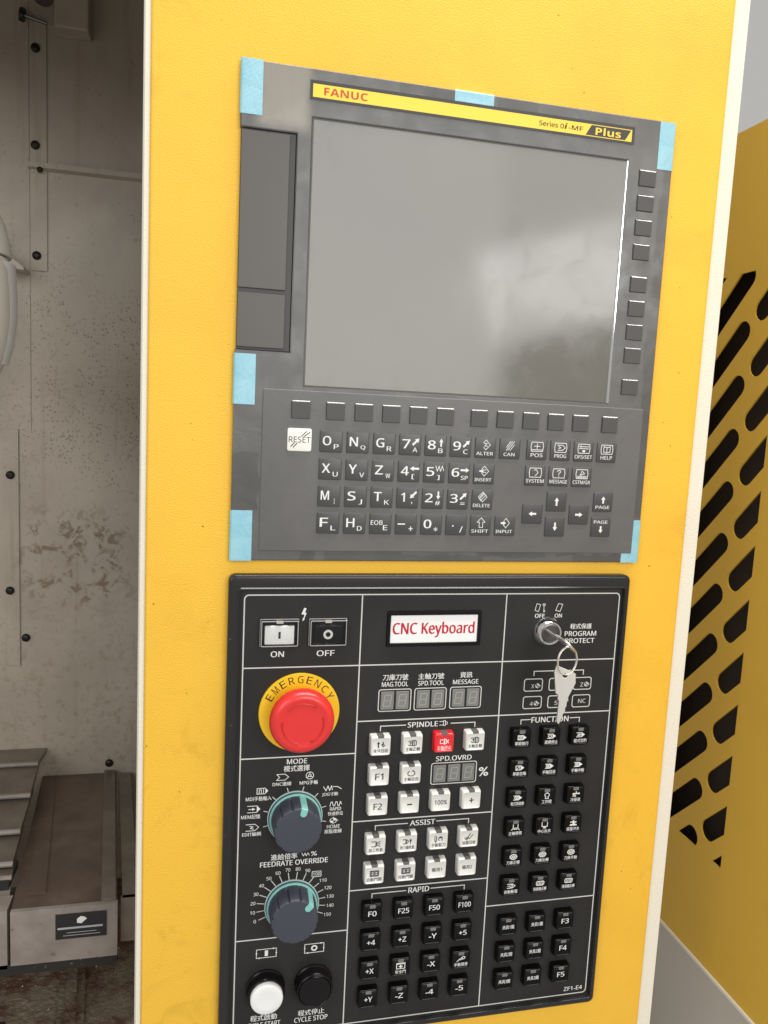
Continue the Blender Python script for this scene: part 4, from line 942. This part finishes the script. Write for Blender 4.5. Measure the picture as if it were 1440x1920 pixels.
for a0 in (-48, 72, 192):
    q = lambda a, r: (r * math.sin(math.radians(a)), -r * math.cos(math.radians(a)), 29.05)
    pts = [q(a0 + 80 * i / 14, 18.6) for i in range(15)]
    rad = [.75 - .45 * i / 14 for i in range(15)]
    tip = [q(a0 + 78, 17.0), q(a0 + 88, 18.6), q(a0 + 78, 20.4)]
    part('turn_arrow', smooth_angle(mesh_from('turn_arrow', *join(tubevf(pts, .62, 8), loft([([p[:2] for p in tip], 28.9), ([p[:2] for p in tip], 29.5)]))), 40), 'estop_red_shaded', mc, (66.4, 560, 0))

# --- rotary knobs
def knob(cx, cy, ang):
    k = part('rotary_knob', None or lathe_mesh('knob_flange', [(25.0, 0), (25.0, 1.6), (24.4, 2.2), (15, 2.2)], 64), 'knob_navy', op, (cx, cy, 0))
    ring = lathe_mesh('dial_ring', [(26.0, .0), (26.0, .9), (25.05, .9), (25.05, .0)], 72); part('dial_ring', ring, 'dial_ring', k, (cx, cy, 0))
    r2 = lathe_mesh('colour_ring', [(24.2, 2.2), (24.2, 3.6), (22.0, 4.2), (22.0, 2.2)], 64); part('colour_ring', r2, 'knob_teal', k, (cx, cy, 0))
    n = 180; L = []
    def ring_pts(r, dep):
        out = []
        for i in range(n):
            a = 360.0 * i / n; d = abs(((a - ang + 15.0) % 30.0) - 15.0); g = dep * max(0.0, 1 - d / 3.8) ** .6 if dep else 0
            out.append(((r - g) * math.sin(math.radians(a)), -(r - g) * math.cos(math.radians(a))))
        return out
    for r, h, dep in ((22.8, 2.3, 0), (22.7, 5, .3), (22.5, 6, 1.9), (21.9, 22, 1.9), (21.8, 24.4, 1.7), (21.4, 25.5, 1.2), (20.7, 26, .5), (20.0, 26.05, 0)): L.append((ring_pts(r, dep), h))
    part('grip', smooth_angle(mesh_from('grip', *loft(L)), 38), 'knob_navy', k, (cx, cy, 0))
    a = math.radians(ang); u = (math.sin(a), -math.cos(a)); v = (math.cos(a), math.sin(a))
    path = [(24.0, 2.4), (23.4, 5), (22.6, 14), (22.1, 22), (21.7, 25), (20.8, 26.5)]
    hw = 3.0; vs, fs = [], []
    for r, h in path:
        for s in (-1, 1):
            vs.append((u[0] * r + v[0] * hw * s, u[1] * r + v[1] * hw * s, h))
        for s in (1, -1):
            vs.append((u[0] * (r - 3) + v[0] * hw * s, u[1] * (r - 3) + v[1] * hw * s, h - .8))
    m = len(path)
    for i in range(m - 1):
        for q in range(4): fs.append((i * 4 + q, i * 4 + (q + 1) % 4, (i + 1) * 4 + (q + 1) % 4, (i + 1) * 4 + q))
    fs += [(0, 1, 2, 3), tuple((m - 1) * 4 + q for q in range(4))]
    tp = [(u[0] * 21.2 + v[0] * hw, u[1] * 21.2 + v[1] * hw)]
    for i in range(9):
        t = math.pi * i / 8; tp.append((u[0] * (17.2 - hw * math.sin(t)) + v[0] * hw * math.cos(t), u[1] * (17.2 - hw * math.sin(t)) + v[1] * hw * math.cos(t)))
    tp.append((u[0] * 21.2 - v[0] * hw, u[1] * 21.2 - v[1] * hw))
    part('pointer', mesh_from('pointer', *join((vs, fs), loft([(tp, 25.8), (tp, 26.55)]))), 'knob_teal', k, (cx, cy, 0))
knob(66, 663, 14.6); knob(66, 752, 44)

# --- cycle buttons
def cyc(cx, cy, capmat, capmesh):
    b = part('cycle_button', lathe_mesh('button_bezel', [(18.6, 0), (18.6, 2), (17.6, 3), (17.2, 9), (17.8, 9.6), (17.8, 11.5), (17.2, 13.2), (16.2, 13.8), (15.7, 13.4), (15.7, 9)], 56), 'gloss_black', op, (cx, cy, 0))
    part('button_cap', lathe_mesh('button_cap', capmesh, 56), capmat, b, (cx, cy, 0))
cyc(43.4, 834.2, 'cap_white', [(15.3, 9.5), (15.3, 16.4), (14.9, 17.4), (13.9, 18), (9, 17.7), (.05, 17.5)])
cyc(89.4, 834.4, 'gloss_black', [(15.3, 9.5), (15.3, 13.4), (14.9, 14.0), (13.9, 14.2), (.05, 13.9)])

# --- key switch
ks = part('key_switch', lathe_mesh('lock_flange', [(14.9, 0), (14.9, 1.2), (14.3, 2.2), (11.8, 7.4), (11.3, 8), (9.9, 8.0), (9.6, 7.2), (9.6, 6.6)], 48), 'chrome', op, (308.4, 487.4, 0))
part('lock_barrel', lathe_mesh('lock_barrel', [(9.5, 4), (9.5, 7.0), (8.9, 7.4), (7.4, 7.4), (7.2, 6.8), (.05, 6.8)], 40), 'steel_dark', ks, (308.4, 487.4, 0))

# ------------------------------------------------------------------ keys and ring
def key_outline():
    return [(-9.8, -2.8), (-7.7, -9.2), (9.6, -2.2), (10.0, 6.9), (3.8, 20.6), (4.2, 24), (3.0, 24.4), (2.6, 29), (1.5, 31), (1.7, 34), (-.4, 37), (-.4, 40), (-2.4, 43), (-3.4, 46.4),
            (-5.2, 45), (-5.6, 43), (-4.4, 24), (-5.7, 23), (-5.5, 18.7), (-7.9, 17)]
def key_obj(name, label, place):
    t = 1.0
    c = bpy.data.curves.new(name, 'CURVE'); c.dimensions = '2D'; c.fill_mode = 'BOTH'; c.extrude = t / 1000 - .0003; c.bevel_depth = .0003; c.offset = -.0003
    for pts in (key_outline(), circle(2.3, 14, 0, 0)):
        s = c.splines.new('POLY'); s.points.add(len(pts) - 1); s.use_cyclic_u = True
        for p, (x, y) in zip(s.points, pts): p.co = (x / 1000, -y / 1000, 0, 1)
    o = bpy.data.objects.new('tmp', c); COL.objects.link(o)
    me = bpy.data.meshes.new_from_object(o.evaluated_get(bpy.context.evaluated_depsgraph_get())); bpy.data.objects.remove(o)
    vs = []
    for v in me.vertices:
        vs.append(place(v.co.x * 1000, -v.co.y * 1000, v.co.z * 1000))
    base = vs[0]
    for v, q in zip(me.vertices, vs): v.co = ((q[0] - base[0]) / 1000, -(q[2] - base[2]) / 1000, -(q[1] - base[1]) / 1000)
    me.materials.clear(); me.name = name
    return tag(part(name, me, 'steel', None, base), label, 'key', 'keys of the program protect lock')
# key in the lock: its length runs out of the panel, bow turned almost edge-on
ka = math.radians(42)
ux, uy = math.cos(ka), math.sin(ka)
def in_lock(x, y, z):
    return (308.4 + x * ux - z * uy, 487.4 + x * uy + z * ux, 46.5 - y)
key_obj('lock_key', 'small steel key pushed into the chrome lock', in_lock)
def hang(x, y, z):
    return (308.4 + x, 517.2 + y, 43.5 + z + .06 * y + .22 * x)
key_obj('lock_key', 'spare steel key hanging below the lock on a ring', hang)
ring_pts = []
for i in range(48):
    a = 2 * math.pi * i / 48 * 1; r = 11.9
    ring_pts.append((309.0 + .86 * r * math.cos(a), 502.6 + r * 1.12 * math.sin(a), 44.5 - .12 * r * math.cos(a)))
kr = mesh_from('key_ring', *join(tubevf(ring_pts, .62, 8, True), tubevf([(x + .15, y + .1, h + 1.15) for x, y, h in ring_pts], .62, 8, True)))
bx0 = (309, 502, 44)
for v in kr.vertices: v.co -= Vector((bx0[0] / 1000, -bx0[2] / 1000, -bx0[1] / 1000))
for p in kr.polygons: p.use_smooth = True
tag(part('key_ring', kr, 'steel', None, bx0), 'split steel ring joining the lock key and the hanging key', 'key ring')

bpy.data.objects.remove(_to); bpy.data.curves.remove(_tc); bpy.data.scenes.remove(_ts)
